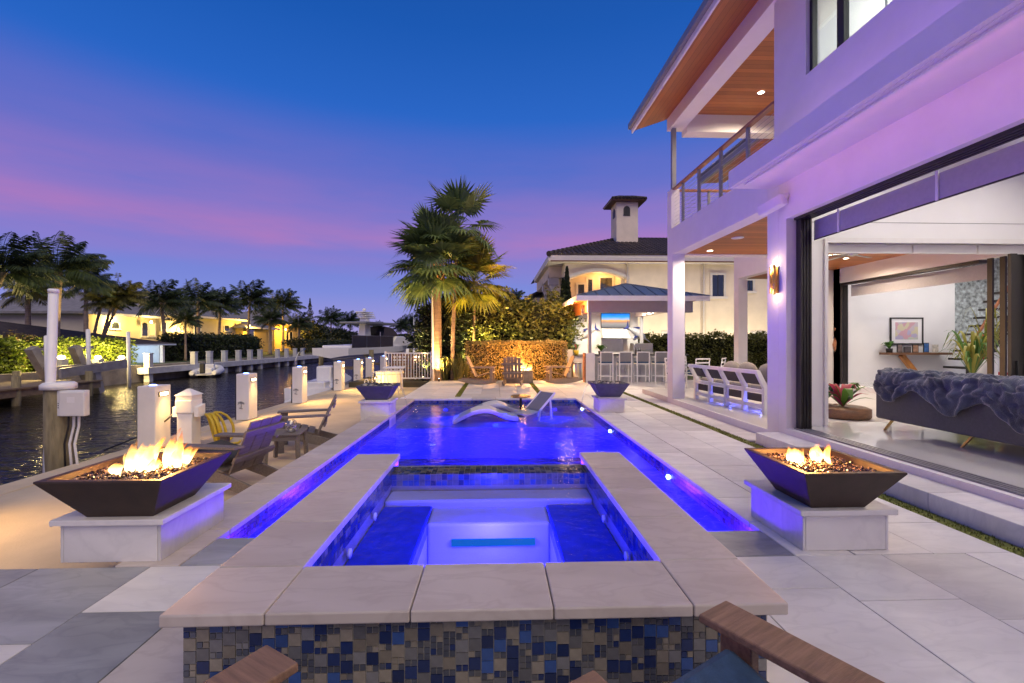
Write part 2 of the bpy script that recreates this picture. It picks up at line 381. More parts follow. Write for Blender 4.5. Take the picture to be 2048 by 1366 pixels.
BX('pool_floor', 'plaster', pool, PX0 - .15, PX1 + .15, PY0 - .15, PY1 + .15, FZ - .15, FZ)
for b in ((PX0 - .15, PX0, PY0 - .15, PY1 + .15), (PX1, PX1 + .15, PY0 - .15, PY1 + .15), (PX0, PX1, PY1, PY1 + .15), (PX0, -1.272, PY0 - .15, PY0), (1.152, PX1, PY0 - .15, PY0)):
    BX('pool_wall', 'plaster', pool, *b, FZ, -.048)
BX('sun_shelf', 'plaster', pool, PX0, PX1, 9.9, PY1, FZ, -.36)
TCOL = {'tile_navy': (.012, .026, .10), 'tile_blue': (.03, .075, .24), 'tile_grey': (.15, .15, .155), 'tile_sand': (.22, .195, .155), 'tile_slate': (.085, .095, .125)}
for k, c in TCOL.items(): M(k, c, .22, .25, 18, orand=.28, coat=.3)
def band(par, name, uv, n, rows, size, side, z0, seed):
    """joined mosaic strip: uv(t) -> point on the wall, side = outward normal"""
    rg = random.Random(seed); bs = {k: MB() for k in ('tile_navy', 'tile_blue', 'tile_grey', 'tile_slate')}
    for i in range(n):
        for j in range(rows):
            k = rg.choice(['tile_navy', 'tile_blue', 'tile_blue', 'tile_slate', 'tile_grey', 'tile_grey'])
            p, q = Vector(uv(i * size + .002)), Vector(uv((i + 1) * size - .002)); s = Vector(side) * .004
            a, b = z0 + j * size + .002, z0 + (j + 1) * size - .002
            vs = [Vector((e.x, e.y, z)) + d for d in (Vector((0, 0, 0)), s) for e, z in ((p, a), (q, a), (q, b), (p, b))]
            bs[k].add(vs, [(4, 5, 6, 7), (0, 1, 5, 4), (1, 2, 6, 5), (2, 3, 7, 6), (3, 0, 4, 7)])
    for k, b in bs.items(): tag(b.build(name, k, par), kind='stuff')
band(pool, 'waterline_tiles', lambda t: (PX0, PY0 + t, 0), 171, 3, .05, (1, 0, 0), -.20, 1)
band(pool, 'waterline_tiles', lambda t: (PX1, PY0 + t, 0), 171, 3, .05, (-1, 0, 0), -.20, 2)
band(pool, 'waterline_tiles', lambda t: (PX0 + t, PY1, 0), 85, 3, .05, (0, -1, 0), -.20, 3)
water('pool_water', (.80, .88, 1.0), .02, 3.2, .018, None, 1.16)
tag(MB().add([(PX0, PY0, -.095), (PX1, PY0, -.095), (PX1, PY1, -.095), (PX0, PY1, -.095)], [(0, 1, 2, 3)]).build('pool_water', 'pool_water'), kind='structure')
emis('led_blue', (.35, .55, 1.0), 40)
POOLC = (.0035, .008, 1.0)
for (x, y, sx, e) in ((PX1, 5.6, -1, 150), (PX1, 8.5, -1, 190), (PX1, 11.3, -1, 130)):
    t = tag(MB().lathe([(.024, -.01), (.024, .01), (.015, .016)], n=16).build('pool_light', 'led_blue', pool, loc=(x + sx * .012, y, -.17 if sx < 0 else -.5), rot=(0, sx * R(90), 0)))
for (x, y, z, e) in ((-1.0, 5.4, -.75, 150), (1.0, 5.4, -.75, 150), (-1.0, 7.3, -.75, 130), (1.0, 7.3, -.75, 130), (0, 9.0, -.75, 150), (-1.72, 4.1, -.8, 32), (1.68, 4.1, -.8, 32), (-1.2, 11.0, -.2, 24), (1.4, 11.0, -.2, 24), (.2, 10.3, -.2, 18)):
    lamp('pool_lamp', 'SPOT', (x, y, -.16), e * (1.7 if z < -.76 else 1.75 if z < -.5 else 1.0), POOLC, .12, parent=pool, spot=R(176), blend=.25)
    if z < -.5: lamp('pool_glow', 'POINT', (x, y, z), e * (.42 if abs(x) < 1.5 else .2), (.13, .02, 1.0) if abs(x) < 1.5 else POOLC, .2, parent=pool)  # added underwater lamps without fittings; the violet ones tint the house walls

# ================================================================== raised spa
spa = thing('raised_spa', 'raised square spa with marble coping and blue mosaic front', 'spa')
SX0, SX1, SY0, SY1 = -1.27, 1.15, 1.915, 4.47
IX0, IX1, IY0, IY1 = -.92, .81, 2.25, 4.17
M('grout_spa', (.30, .29, .28), .85, .1)
BX('spa_wall', 'grout_spa', spa, SX0, SX1, SY0, IY0 - .02, -.6, .37)
BX('spa_wall', 'grout_spa', spa, SX0, IX0 - .02, IY0 - .02, SY1, -1.25, .37)
BX('spa_wall', 'grout_spa', spa, IX1 + .02, SX1, IY0 - .02, SY1, -1.25, .37)
BX('spillway_wall', 'grout_spa', spa, IX0 - .02, IX1 + .02, IY1, SY1, -1.25, .30)
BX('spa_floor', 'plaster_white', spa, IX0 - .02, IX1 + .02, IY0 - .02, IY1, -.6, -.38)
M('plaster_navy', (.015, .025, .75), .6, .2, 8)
for x0, x1 in ((IX0 - .018, -.53), (.42, IX1 + .018)):
    BX('side_bench', 'plaster_white', spa, x0, x1, IY0 - .018, 3.9, -.379, .10)
    BX('bench_top', 'plaster_navy', spa, x0 + .002, x1 - .002, IY0 - .01, 3.88, .101, .12, bev=.01)
BX('back_bench', 'plaster_white', spa, -.53, .42, 3.55, IY1 - .001, -.379, .10, bev=.02)
BX('back_ledge', 'plaster_white', spa, IX0 - .018, IX1 + .018, 3.9, IY1 - .002, -.379, .16, bev=.02)
# bench edging and inner waterline mosaics
band(spa, 'bench_tiles', lambda t: (-.53, 2.26 + t, 0), 31, 2, .05, (1, 0, 0), .012, 5)
band(spa, 'bench_tiles', lambda t: (.42, 2.26 + t, 0), 31, 2, .05, (-1, 0, 0), .012, 6)
for i, (x, s) in enumerate(((IX0 - .02, 1), (IX1 + .02, -1))):
    band(spa, 'waterline_tiles', lambda t, x=x: (x, 2.25 + t, 0), 44, 3, .05, (s, 0, 0), .215, 8 + i)
def topband(par, name, x0, x1, y0, y1, z, size, seed):
    rg = random.Random(seed); bs = {k: MB() for k in ('tile_navy', 'tile_blue', 'tile_grey', 'tile_slate', 'tile_sand')}
    for i in range(int((x1 - x0) / size)):
        for j in range(int((y1 - y0) / size)):
            k = rg.choice(list(bs)); a = x0 + i * size + .002; b = y0 + j * size + .002
            bs[k].box(a, a + size - .004, b, b + size - .004, z, z + .005)
    for k, b in bs.items(): tag(b.build(name, k, par), kind='stuff')
topband(spa, 'spillway_tiles', IX0 - .02, IX1 + .02, IY1, SY1, .30, .05, 12)
band(spa, 'spillway_tiles', lambda t: (IX0 - .02 + t, IY1, 0), 35, 2, .05, (0, -1, 0), .2, 13)
# front mosaic: columns of 2-inch tiles broken up by pairs of 1-inch tiles
big, small = [], []
rg = random.Random(21); S = .0525
for i in range(46):
    z = .364; k0 = rg.random() * .05; x = SX0 + .003 + i * S
    z += k0; pb = 0
    while z > -.02:
        if rg.random() < (.3 if pb else .72):
            big.append((x, z, S)); z -= S; pb = 1
        else:
            pb = 0
            small += [(x, z, S / 2), (x + S / 2, z, S / 2)]; z -= S / 2
shared = {}
def tmesh(w, h, k):
    key = (round(w, 4), round(h, 4), k)
    if key not in shared: shared[key] = MB().box(0, w, -.005, 0, -h, 0).mesh('tile', k)
    return shared[key]
rest = {k: MB() for k in TCOL}; np_ = 0
for lst, isbig in ((big, 1), (small, 0)):
    for x, z, s in lst:
        k = rg.choice(['tile_navy', 'tile_navy', 'tile_blue', 'tile_sand', 'tile_grey', 'tile_sand', 'tile_grey']) if isbig else rg.choice(['tile_navy', 'tile_slate', 'tile_slate', 'tile_grey', 'tile_sand', 'tile_slate'])
        top = min(z, .366); bot = z - s + .004
        if top - bot < .006: continue
        if np_ < 300:
            link('tile', tmesh(s - .004, top - bot, k), spa, loc=(x, SY0, top)); np_ += 1
        else: rest[k].box(x, x + s - .004, SY0 - .005, SY0, bot, top)
for k, b in rest.items():
    if b.v: tag(b.build('small_tiles', k, spa), kind='stuff')
# coping
cs = [(-1.33, IX0, 1.855, 2.25)] + [(a, b, 1.855, 2.25) for a, b in ((IX0, -.345), (-.345, .235), (.235, IX1))] + [(IX1, 1.21, 1.855, 2.25)]
cs += [(-1.33, IX0, a, b) for a, b in seg(2.25, 4.47, .56)] + [(IX1, 1.21, a, b) for a, b in seg(2.25, 4.47, .56)]
for x0, x1, y0, y1 in cs: BX('coping_stone', 'travertine', spa, x0 + .002, x1 - .002, y0 + .002, y1 - .002, .37, .42, bev=.007)
emis('spa_reflection_glow', (.01, .16, .8), .5)
MB().tube([(-.34, 3.545, -.045), (.30, 3.545, -.045)], .028, 10).build('spa_reflection', 'spa_reflection_glow', spa)  # glowing bar stands for a reflection in the spa water
mb = [(-.925, 2.9), (-.925, 3.5), (.815, 2.8), (.815, 3.4)]
for x, y in mb: MB().lathe([(.03, -.006), (.03, .006), (.015, .012)], n=12).build('jet', 'white_plastic', spa, loc=(x + (.014 if x < 0 else -.014), y, .18), rot=(0, R(90) if x < 0 else R(-90), 0))
water('spa_water', (.86, .88, 1.0), .015, 7, .012, None, 1.16)
tag(MB().add([(IX0 - .019, IY0 - .019, .306), (IX1 + .019, IY0 - .019, .306), (IX1 + .019, SY1, .307), (IX0 - .019, SY1, .307)], [(0, 1, 2, 3)]).build('spa_water', 'spa_water'), kind='structure')
lamp('spa_lamp', 'POINT', (-.05, 3.3, .14), 46, (.035, .03, 1.0), .08, parent=spa)
lamp('spa_lamp', 'POINT', (-.05, 2.65, .0), 30, (.035, .03, 1.0), .08, parent=spa)

# ================================================================== turf strips
M('turf', (.17, .19, .03), .9, .3, 30)
def turf(x0, x1, y0, y1, seed):
    rg = np.random.RandomState(seed); n = int((x1 - x0) * (y1 - y0) * 2200)
    px = rg.uniform(x0, x1, n); py = rg.uniform(y0, y1, n); an = rg.uniform(0, 6.28, n); h = rg.uniform(.01, .026, n)
    b = MB(); b.box(x0, x1, y0, y1, -.03, -.006)
    w = .006
    for i in range(n):
        c, s = math.cos(an[i]) * w, math.sin(an[i]) * w; k = (rg.rand() - .5) * .02
        b.v += [(px[i] - c, py[i] - s, -.006), (px[i] + c, py[i] + s, -.006), (px[i] + k, py[i] + k, -.006 + h[i])]; m = len(b.v); b.f.append((m - 3, m - 2, m - 1)); b.sm.append(False)
    me = b.mesh('grass_strip', 'turf', fix=False); return tag(link('grass_strip', me), kind='stuff')
for i, t in enumerate(((3.68, 3.82, .8, 16.5), (-1.12, -.98, 12.52, 17.6), (1.2, 1.34, 12.52, 17.6))): turf(*t, i)

# ================================================================== fire and water bowls
def pedestal(x0, x1, y0, y1, z0, h, label):
    t = thing('stone_pedestal', label, 'pedestal', ((x0 + x1) / 2, (y0 + y1) / 2, z0), group='marble pedestals at the pool corners')
    a, b = (x1 - x0) / 2, (y1 - y0) / 2; e = .04
    def part(n, m, *q, bev=.004): return BX(n, m, t, *q, bev=bev)
    part('front_panel', 'marble', -a + e + .022, a - e - .022, -b + e, -b + e + .02, 0, h - .042)
    part('back_panel', 'marble', -a + e + .022, a - e - .022, b - e - .02, b - e, 0, h - .042)
    part('side_panel', 'marble', -a + e, -a + e + .02, -b + e, b - e, 0, h - .042)
    part('side_panel', 'marble', a - e - .02, a - e, -b + e, b - e, 0, h - .042)
    part('cap', 'marble', -a, a, -b, b, h - .04, h, bev=.006)
    return t
PEDS = [(-2.98, -2.24, 3.17, 3.98, 'marble pedestal under the left fire bowl with the largest flame'),
        (2.15, 2.86, 3.17, 3.92, 'marble pedestal under the right fire bowl before the glass doors')]
for x0, x1, y0, y1, l in PEDS: pedestal(x0, x1, y0, y1, 0.004, .3, l)
pedestal(-2.76, -2.10, 9.3, 9.96, DZ, .3 - DZ, 'marble pedestal under the dark water bowl at the dock side')
pedestal(2.14, 2.76, 9.6, 10.25, 0.004, .3, 'marble pedestal under the grey water bowl near the bar stools')
def bowl(c, a, b, z0, z1, mat, name, label, cat, group):
    t = thing(name, label, cat, (c[0], c[1], z0), group=group); h = z1 - z0; m = MB(); r = .55; k = .045; d = .06
    o = lambda A, B, z: [(-A, -B, z), (A, -B, z), (A, B, z), (-A, B, z)]
    m.add(o(a * r, b * r, 0) + o(a, b, h - .012) + o(a, b, h) + o(a - k, b - k, h) + o(a - k - .02, b - k - .02, h - d),
          [(0, 3, 2, 1)] + [(i * 4 + j, i * 4 + (j + 1) % 4, (i + 1) * 4 + (j + 1) % 4, (i + 1) * 4 + j) for i in range(4) for j in range(4)] + [(16, 17, 18, 19)])
    m.build('bowl', mat, t, bev=.004); return t
def pebbles(par, name, a, b, z, n, s, mats, seed, lift=.02):
    rg = random.Random(seed); bs = [MB() for _ in mats]
    for i in range(n):
        x, y = rg.uniform(-a, a), rg.uniform(-b, b); q = s * rg.uniform(.6, 1.3); zz = z + rg.uniform(0, lift)
        rot = Matrix.Rotation(rg.uniform(0, 6.28), 3, 'Z') @ Matrix.Rotation(rg.uniform(0, 3), 3, 'X')
        pts = [rot @ Vector(v) * q + Vector((x, y, zz)) for v in ((1, 0, 0), (-1, 0, 0), (0, .8, 0), (0, -.8, 0), (0, 0, .6), (0, 0, -.6))]
        bs[rg.randrange(len(mats))].add(pts, [(0, 2, 4), (2, 1, 4), (1, 3, 4), (3, 0, 4), (2, 0, 5), (1, 2, 5), (3, 1, 5), (0, 3, 5)])
    for q, m_ in zip(bs, mats): tag(link(name, q.mesh(name, m_), par), kind='stuff')
M('fire_glass', (.05, .025, .015), .12, .3, 30, coat=1)
M('fire_glass_pale', (.32, .22, .15), .1, .3, 30, coat=1)
def flamemat(name, s):
    m, nt, o = newmat(name); t = nt.nodes.new('ShaderNodeTexCoord'); sp = nt.nodes.new('ShaderNodeSeparateXYZ'); nt.links.new(t.outputs['Generated'], sp.inputs[0])
    z = sp.outputs['Z']; n = noise(nt, 9, 3, 'Object', (1, 1, .45))
    zz = mth(nt, 'ADD', z, mth(nt, 'MULTIPLY', mth(nt, 'SUBTRACT', n, .5), .6))
    c = ramp(nt, zz, [(0, (1, .72, .34)), (.4, (1, .52, .13)), (.75, (1, .27, .03)), (1, (.8, .12, .01))])
    st = ramp(nt, zz, [(0, (1, 1, 1)), (.5, (.5, .5, .5)), (1, (.14, .14, .14))])
    e = nt.nodes.new('ShaderNodeEmission'); nt.links.new(c, e.inputs[0]); nt.links.new(mth(nt, 'MULTIPLY', st, s), e.inputs[1])
    tr = nt.nodes.new('ShaderNodeBsdfTransparent'); mx = nt.nodes.new('ShaderNodeMixShader')
    nt.links.new(ramp(nt, mth(nt, 'ADD', mth(nt, 'MULTIPLY', n, .9), mth(nt, 'MULTIPLY', z, -.45)), [(.12, (0, 0, 0)), (.42, (.85, .85, .85))]), mx.inputs[0])
    nt.links.new(tr.outputs[0], mx.inputs[1]); nt.links.new(e.outputs[0], mx.inputs[2]); nt.links.new(mx.outputs[0], o.inputs[0]); return m
flamemat('flame', 6.5)
def tongue(x, y, z, h, w, lean, rg):
    m = MB(); n = 9; sec = 14; vs = []; ph = rg.uniform(0, 6.28); p2 = rg.uniform(0, 6.28)
    for i in range(sec + 1):
        t = i / sec; r = w * (math.sin(math.pi * min(1, t * .92 + .1)) ** .8) * (1 - t) ** .55 + .002
        cx = x + lean[0] * t * t + math.sin(ph + t * 5) * w * .5 * t; cy = y + lean[1] * t * t + math.cos(p2 + t * 6) * w * .45 * t
        for k in range(n):
            a = 2 * math.pi * k / n; q = 1 + .35 * math.sin(3 * a + ph + t * 4)
            vs.append((cx + math.cos(a) * r * q, cy + math.sin(a) * r * q * .7, z + h * t))
    m.add(vs, [(i * n + k, i * n + (k + 1) % n, (i + 1) * n + (k + 1) % n, (i + 1) * n + k) for i in range(sec) for k in range(n)], True); return m
def fire(loc, spots, label, power, seed):
    t = thing('flame', label, 'fire', loc); rg = random.Random(seed)
    for x, y, h, w, lx, ly in spots: tongue(x, y, 0, h, w, (lx, ly), rg).build('flame_tongue', 'flame', t)
    lamp('flame_light', 'POINT', (spots[0][0] * .4, spots[0][1] * .4, .14 if power < 60 else .6), power, (1, .43, .11), .09, parent=t); return t
b1 = bowl((-2.565, 3.45), .40, .40, .304, .60, 'bowl_dark', 'fire_bowl', 'dark square fire bowl burning with a tall flame at the dock', 'fire bowl', 'fire bowls')
pebbles(b1, 'fire_glass', .33, .33, .245, 1500, .0125, ['fire_glass', 'fire_glass', 'fire_glass_pale'], 3)
b2 = bowl((2.46, 3.44), .36, .385, .304, .60, 'bowl_dark', 'fire_bowl', 'dark square fire bowl burning with two small flames by the glass doors', 'fire bowl', 'fire bowls')
pebbles(b2, 'fire_glass', .29, .32, .245, 1300, .0125, ['fire_glass', 'fire_glass', 'fire_glass_pale'], 4)
rg = random.Random(5); sp = []
for i in range(22):
    u = rg.uniform(-.15, .15); sp.append((u, rg.uniform(-.12, .12) + u * .3, rg.uniform(.12, .36) * (1 - abs(u) * 1.2), rg.uniform(.022, .05), rg.uniform(.0, .12), rg.uniform(0, .1)))
fire((-2.53, 3.5, .56), sp, 'tall bright flame blowing to the right in the left fire bowl', 42, 2)
sp = []
for cx in (-.10, .11):
    for i in range(8): sp.append((cx + rg.uniform(-.05, .05), rg.uniform(-.07, .07), rg.uniform(.08, .22), rg.uniform(.014, .032), rg.uniform(-.06, .02), 0))
fire((2.44, 3.52, .56), sp, 'pair of small flames in the right fire bowl', 22, 3)
M('stone_dark', (.05, .05, .055), .4, .3, 12, orand=.3); M('stone_pale', (.42, .38, .33), .5, .2, 12, orand=.3)
def stream(par, p, h, dx):
    m = MB(); pts = []; n = 10
    for i in range(n + 1):
        t = i / n; pts.append((p[0] + dx * math.sqrt(t) , p[1], p[2] - h * t))
    m.tube(pts, [.018 - .008 * i / n for i in range(n + 1)], 8); return m.build('water_stream', 'falling_water', par)
glassy('falling_water', (.93, .95, 1), .10, .08)
for (c, z0, s, lb, sd) in (((-2.42, 9.6), .304, 1, 'dark bowl of pebbles pouring water into the pool from the dock side', 5), ((2.43, 9.9), .308, -1, 'grey bowl of pebbles pouring water into the pool near the bar', 6)):
    t = bowl(c, .37, .36, z0, z0 + .31, 'bowl_grey', 'water_bowl', lb, 'water bowl', 'pebble filled water bowls')
    BX('base_plate', 'white_plastic', t, -.24, .24, -.23, .23, -.0025, .012)
    r2 = random.Random(sd); shp = {}
    for i in range(46):
        k = r2.choice(['stone_dark', 'stone_dark', 'stone_pale'])
        if k not in shp: shp[k] = MB().ell((0, 0, 0), (1, .75, .55), 8, 6).mesh('pebble', k)
        o = link('pebble', shp[k], t, loc=(r2.uniform(-.28, .28), r2.uniform(-.27, .27), .27 + r2.uniform(0, .035)), rot=(r2.uniform(0, .5), r2.uniform(0, .5), r2.uniform(0, 6)))
        o.scale = (r2.uniform(.035, .06),) * 3
    BX('spout', 'bowl_grey', t, s * .36 - .03, s * .36 + .07, -.06, .06, .28, .315) if s > 0 else BX('spout', 'bowl_grey', t, s * .36 - .07, s * .36 + .03, -.06, .06, .28, .315)
    stream(t, (s * .42, 0, .28), .68, s * .2)
# ================================================================== the house
house = thing('modern_house', 'white two-storey modern house with open glass doors, balcony and cedar soffits', 'house')
def H(n, m, *b, bev=0, par=None): return BX(n, m, par or house, *b, bev=bev)
M('tile_floor', (.72, .71, .69), .12, .06, 1.2, coat=.4)
M('patio_floor', (.62, .60, .57), .35, .06, 1.5)
M('stone_step', (.60, .57, .54), .4, .14, 2.5)
# ground floor, outside
H('column', 'paint', 4.25, 4.55, 10.94, 11.27, -.02, 3.6, bev=.006)
H('column', 'paint', 4.25, 4.55, 6.78, 7.07, -.02, 4.24, bev=.006)
H('beam', 'paint', 4.25, 4.55, 7.072, 11.27, 3.6, 4.24, bev=.004)
H('beam', 'paint', 4.552, 8.05, 10.97, 11.268, 3.6, 4.24)
H('patio_slab', 'patio_floor', 4.27, 10.2, 7.072, 13.3, -.5, .118)
H('patio_curb', 'paint', 4.252, 4.30, 7.072, 10.938, -.02, .121)
H('patio_slab', 'patio_floor', 8.05, 14, 13.302, 15.4, -.5, .116)
H('patio_ceiling', 'cedar', 4.55, 10.0, 7.08, 10.97, 3.62, 3.68)
H('patio_ceiling', 'cedar', 8.35, 10.0, 10.972, 13.3, 3.62, 3.68)
H('column', 'paint', 8.05, 8.35, 15.0, 15.3, -.02, 3.6)
H('beam', 'paint', 8.05, 8.35, 11.27, 15.3, 3.601, 4.3)
H('patio_ceiling', 'cedar', 8.352, 13, 13.5, 15.3, 3.62, 3.68)
H('wall', 'paint', 8.36, 10.0, 13.302, 13.5, .12, 3.62)
H('wall', 'paint', 8.07, 8.3, 11.3, 15.3, 4.3, 7.2)
# door wall on the pool side
H('door_sill', 'paint', 4.25, 4.45, -1.5, 6.60, -.02, .225)
H('wall', 'paint', 4.252, 4.55, 6.60, 6.779, -.02, 4.1)
H('wall', 'paint', 4.25, 4.45, -1.5, 6.60, 3.30, 4.1)
for a, b in seg(-1.5, 6.72, .91): H('step_stone', 'marble', 3.86, 4.249, a + .002, b - .002, -.02, .15, bev=.006)
sd = H('sliding_door', 'bronze', 4.37, 4.54, 6.545, 6.552, .225, 3.30)
for i in range(4):
    x = 4.372 + i * .043
    H('door_stile', 'bronze', x, x + .03, 6.45, 6.55, .245, 3.28, par=sd).matrix_parent_inverse = Matrix.Translation((-4.455, -6.5485, -1.7625))
for i in range(4):
    x = 4.33 + i * .055
    H('head_track', 'bronze', x, x + .036, -1.4, 6.545, 3.262, 3.296)
    H('floor_track', 'grey_metal', x, x + .03, -1.4, 6.545, .226, .246)
H('head_lining', 'trim', 4.325, 4.56, -1.4, 6.545, 3.2965, 3.2995)
M('shade_cloth', (.42, .40, .42), .9, .05, 20)
sh = H('roller_shade', 'shade_cloth', 4.60, 4.612, -.5, 6.50, 2.98, 3.25)
H('shade_hem', 'bronze', 4.598, 4.614, -.5, 6.50, 2.965, 2.979)
for y in (6.0, 4.62, 3.3): H('shade_bracket', 'white_plastic', 4.585, 4.60, y, y + .03, 2.97, 3.28)
# overhang, upper storey
H('overhang', 'paint', 3.56, 4.252, -1.5, 6.93, 3.84, 4.10, bev=.004)
H('drip_bead', 'trim', 3.62, 3.63, -1.5, 6.9, 3.83, 3.84)
WY0, WY1, WZ0, WZ1 = 4.75, 6.25, 5.2, 6.75
H('upper_wall', 'paint', 4.30, 4.5, WY1, 6.97, 4.1, 7.3)
H('upper_wall', 'paint', 4.30, 4.5, -1.5, WY0, 4.1, 7.3)
H('upper_wall', 'paint', 4.30, 4.5, WY0, WY1, 4.1, WZ0)
H('upper_wall', 'paint', 4.30, 4.5, WY0, WY1, WZ1, 7.3)
H('upper_end_wall', 'paint', 4.5, 8.3, 6.77, 6.97, 4.3, 7.3)
w = thing('window', None, None); w.parent = house
for b in ((WY0, WY0 + .06, WZ0, WZ1), (WY1 - .06, WY1, WZ0, WZ1), (5.62, 5.74, WZ0, WZ1)): H('window_frame', 'black', 4.36, 4.43, *b, par=w)
H('window_frame', 'black', 4.36, 4.43, WY0 + .06, WY1 - .06, WZ0, WZ0 + .05, par=w); H('window_frame', 'black', 4.36, 4.43, WY0 + .06, WY1 - .06, WZ1 - .05, WZ1, par=w)
glassy('pane', (.93, .97, .96), .04)
H('pane', 'pane', 4.39, 4.395, WY0 + .06, 5.62, WZ0 + .05, WZ1 - .05, par=w); H('pane', 'pane', 4.39, 4.395, 5.74, WY1 - .06, WZ0 + .05, WZ1 - .05, par=w)
H('room_wall', 'paint_in', 8.0, 8.1, -1.4, 6.77, 4.62, 7.25); H('room_ceiling', 'paint_in', 4.5, 8.1, -1.4, 6.77, 7.25, 7.3)
M('door_green', (.45, .52, .40), .4, .05)
H('closet_door', 'door_green', 6.0, 6.9, 6.74, 6.77, 4.62, 6.75); 
for b in ((5.9, 6.0, 4.62, 6.75), (6.9, 7.0, 4.62, 6.75), (5.9, 7.0, 6.75, 6.85)): H('door_trim', 'trim', b[0], b[1], 6.73, 6.769, b[2], b[3])
# added coloured wall washers, fittings unseen: one line on the ledge, one tucked under it
emis('led_violet', (.45, .22, 1), .5); emis('led_pink', (1, .35, .8), .4)
for nm, zz_, x_, m__, col_, e_, rx_, lb_ in (('upper', 4.101, 3.70, 'led_violet', (.42, .20, 1.0), 11, 180 - 62, 'added violet light strip on the overhang ledge, fitting unseen'), ('lower', 3.815, 3.70, 'led_pink', (1.0, .34, .72), 3.2, 58, 'added pink light strip under the overhang, fitting unseen')):
    t = thing('led_strip', lb_, 'light', (x_, 3.0, zz_), group='added coloured wall washers'); BX('housing', 'white_plastic', t, -.02, .02, -3.4, 3.7, 0, .02); BX('lens', m__, t, .0205, .024, -3.4, 3.7, .003, .017)
    l_ = lamp('lamp', 'AREA', (0, .1, .06 if nm == 'upper' else -.04), e_, col_, .05, rot=(0, -R(rx_), 0), parent=t); l_.data.shape = 'RECTANGLE'; l_.data.size = .04; l_.data.size_y = 7.0
# balcony
H('balcony_floor', 'patio_floor', 4.551, 8.3, 6.97, 10.97, 4.1, 4.235)
H('balcony_pier', 'paint', 4.25, 4.46, 11.03, 11.268, 4.241, 5.2)
H('balcony_post', 'grey_metal', 4.29, 4.39, 11.06, 11.16, 5.2, 6.7)
rail = thing('balcony_railing', None, None); rail.parent = house
H('handrail', 'wood_red', 4.28, 4.38, 6.972, 11.03, 5.18, 5.22, par=rail); H('handrail', 'wood_red', 4.47, 8.2, 11.08, 11.18, 5.18, 5.22, par=rail)
for y in (10.52, 9.68, 8.73, 7.77): H('rail_post', 'grey_metal', 4.31, 4.36, y - .03, y + .03, 4.24, 5.18, par=rail)
for x in (5.2, 6.1, 7.0): H('rail_post', 'grey_metal', x, x + .05, 11.1, 11.15, 4.24, 5.18, par=rail)
for i in range(9):
    z = 4.34 + i * .09
    MB().tube([(4.335, 6.972, z), (4.335, 11.03, z)], .004, 5).build('rail_cable', 'steel', rail); MB().tube([(4.47, 11.13, z), (8.2, 11.13, z)], .004, 5).build('rail_cable', 'steel', rail)
H('roof_beam', 'paint', 4.25, 4.62, 6.972, 11.3, 6.72, 7.06); H('roof_beam', 'paint', 4.622, 8.3, 10.98, 11.298, 6.58, 7.06)
H('balcony_ceiling', 'cedar', 4.62, 8.3, 6.972, 10.98, 7.0, 7.05)
H('roof_beam', 'paint', 4.248, 4.302, -1.5, 6.971, 6.722, 7.3)
# eaves: sloping cedar soffit, fascia, metal roof
def slope(name, mat, x0, z0, x1, z1, y0, y1, th, par=None):
    return MB().prism([(x0, z0), (x1, z1), (x1, z1 + th), (x0, z0 + th)], y1 - y0, 'Y', (0, y0, 0)).build(name, mat, par or house)
slope('eave_soffit', 'cedar_x', 3.42, 6.74, 4.25, 7.03, -1.5, 11.33, .03)
slope('eave_end', 'wood_red', 3.42, 6.77, 4.25, 7.06, 11.331, 11.36, .16)
slope('eave_end', 'wood_red', 4.26, 7.062, 8.4, 8.5, 11.331, 11.36, .16)
H('fascia', 'trim', 3.38, 3.419, -1.5, 11.38, 6.70, 6.90); H('gutter', 'grey_metal', 3.30, 3.379, -1.5, 11.40, 6.80, 6.93)
slope('roof', 'grey_metal', 3.34, 6.935, 8.4, 8.7, -1.5, 11.42, .04)
# the wing behind: eave and roof
slope('wing_soffit', 'cedar', 7.25, 7.08, 8.07, 7.12, 11.4, 16.0, .03); H('wing_fascia', 'grey_metal', 7.16, 7.248, 11.4, 16.05, 7.04, 7.28)
slope('wing_roof', 'grey_metal', 7.12, 7.285, 13, 9.0, 11.45, 16.1, .05)
# ------------------------------------------------------------------ living room
H('room_floor', 'tile_floor', 4.45, 8.6, -1.5, 7.07, -.02, .2245)
H('room_wall', 'paint_in', 4.551, 4.97, 6.78, 7.068, .226, 4.5); H('room_wall', 'paint_in', 4.971, 8.6, 6.781, 7.067, 3.0, 4.5)
H('room_wall', 'paint_in', 8.35, 8.6, 6.782, 7.066, .226, 2.999)
H('room_wall', 'paint_in', 8.6, 8.7, -1.5, 7.06, .0, 4.5); H('room_wall', 'paint_in', 4.45, 8.6, -1.6, -1.5, .0, 4.5)
H('room_ceiling', 'paint_in', 4.451, 8.7, -1.6, 6.779, 4.45, 4.6)
H('jamb_trim', 'trim', 4.94, 4.99, 6.74, 6.78, .226, 3.05); H('head_trim', 'trim', 4.99, 8.4, 6.74, 6.78, 2.99, 3.06)
H('wall_groove', 'sling', 4.56, 8.59, 6.776, 6.781, 3.30, 3.305)
for x0, x1 in ((5.0, 6.38), (6.41, 7.42), (7.45, 8.3)): H('roller_shade', 'trim', x0, x1, 6.85, 6.93, 2.86, 2.99)
dstack = thing('sliding_panel', None, None); dstack.parent = house
for x, y in ((7.95, 6.83), (8.12, 6.90), (8.24, 6.97)):
    H('door_stile', 'bronze', x, x + .1, y, y + .05, .23, 2.86, par=dstack); 
H('door_stile', 'bronze', 8.34, 8.352, 6.8, 7.05, .23, 2.99, par=dstack); H('pull_handle', 'black', 8.02, 8.04, 6.80, 6.83, .95, 1.2, par=dstack)
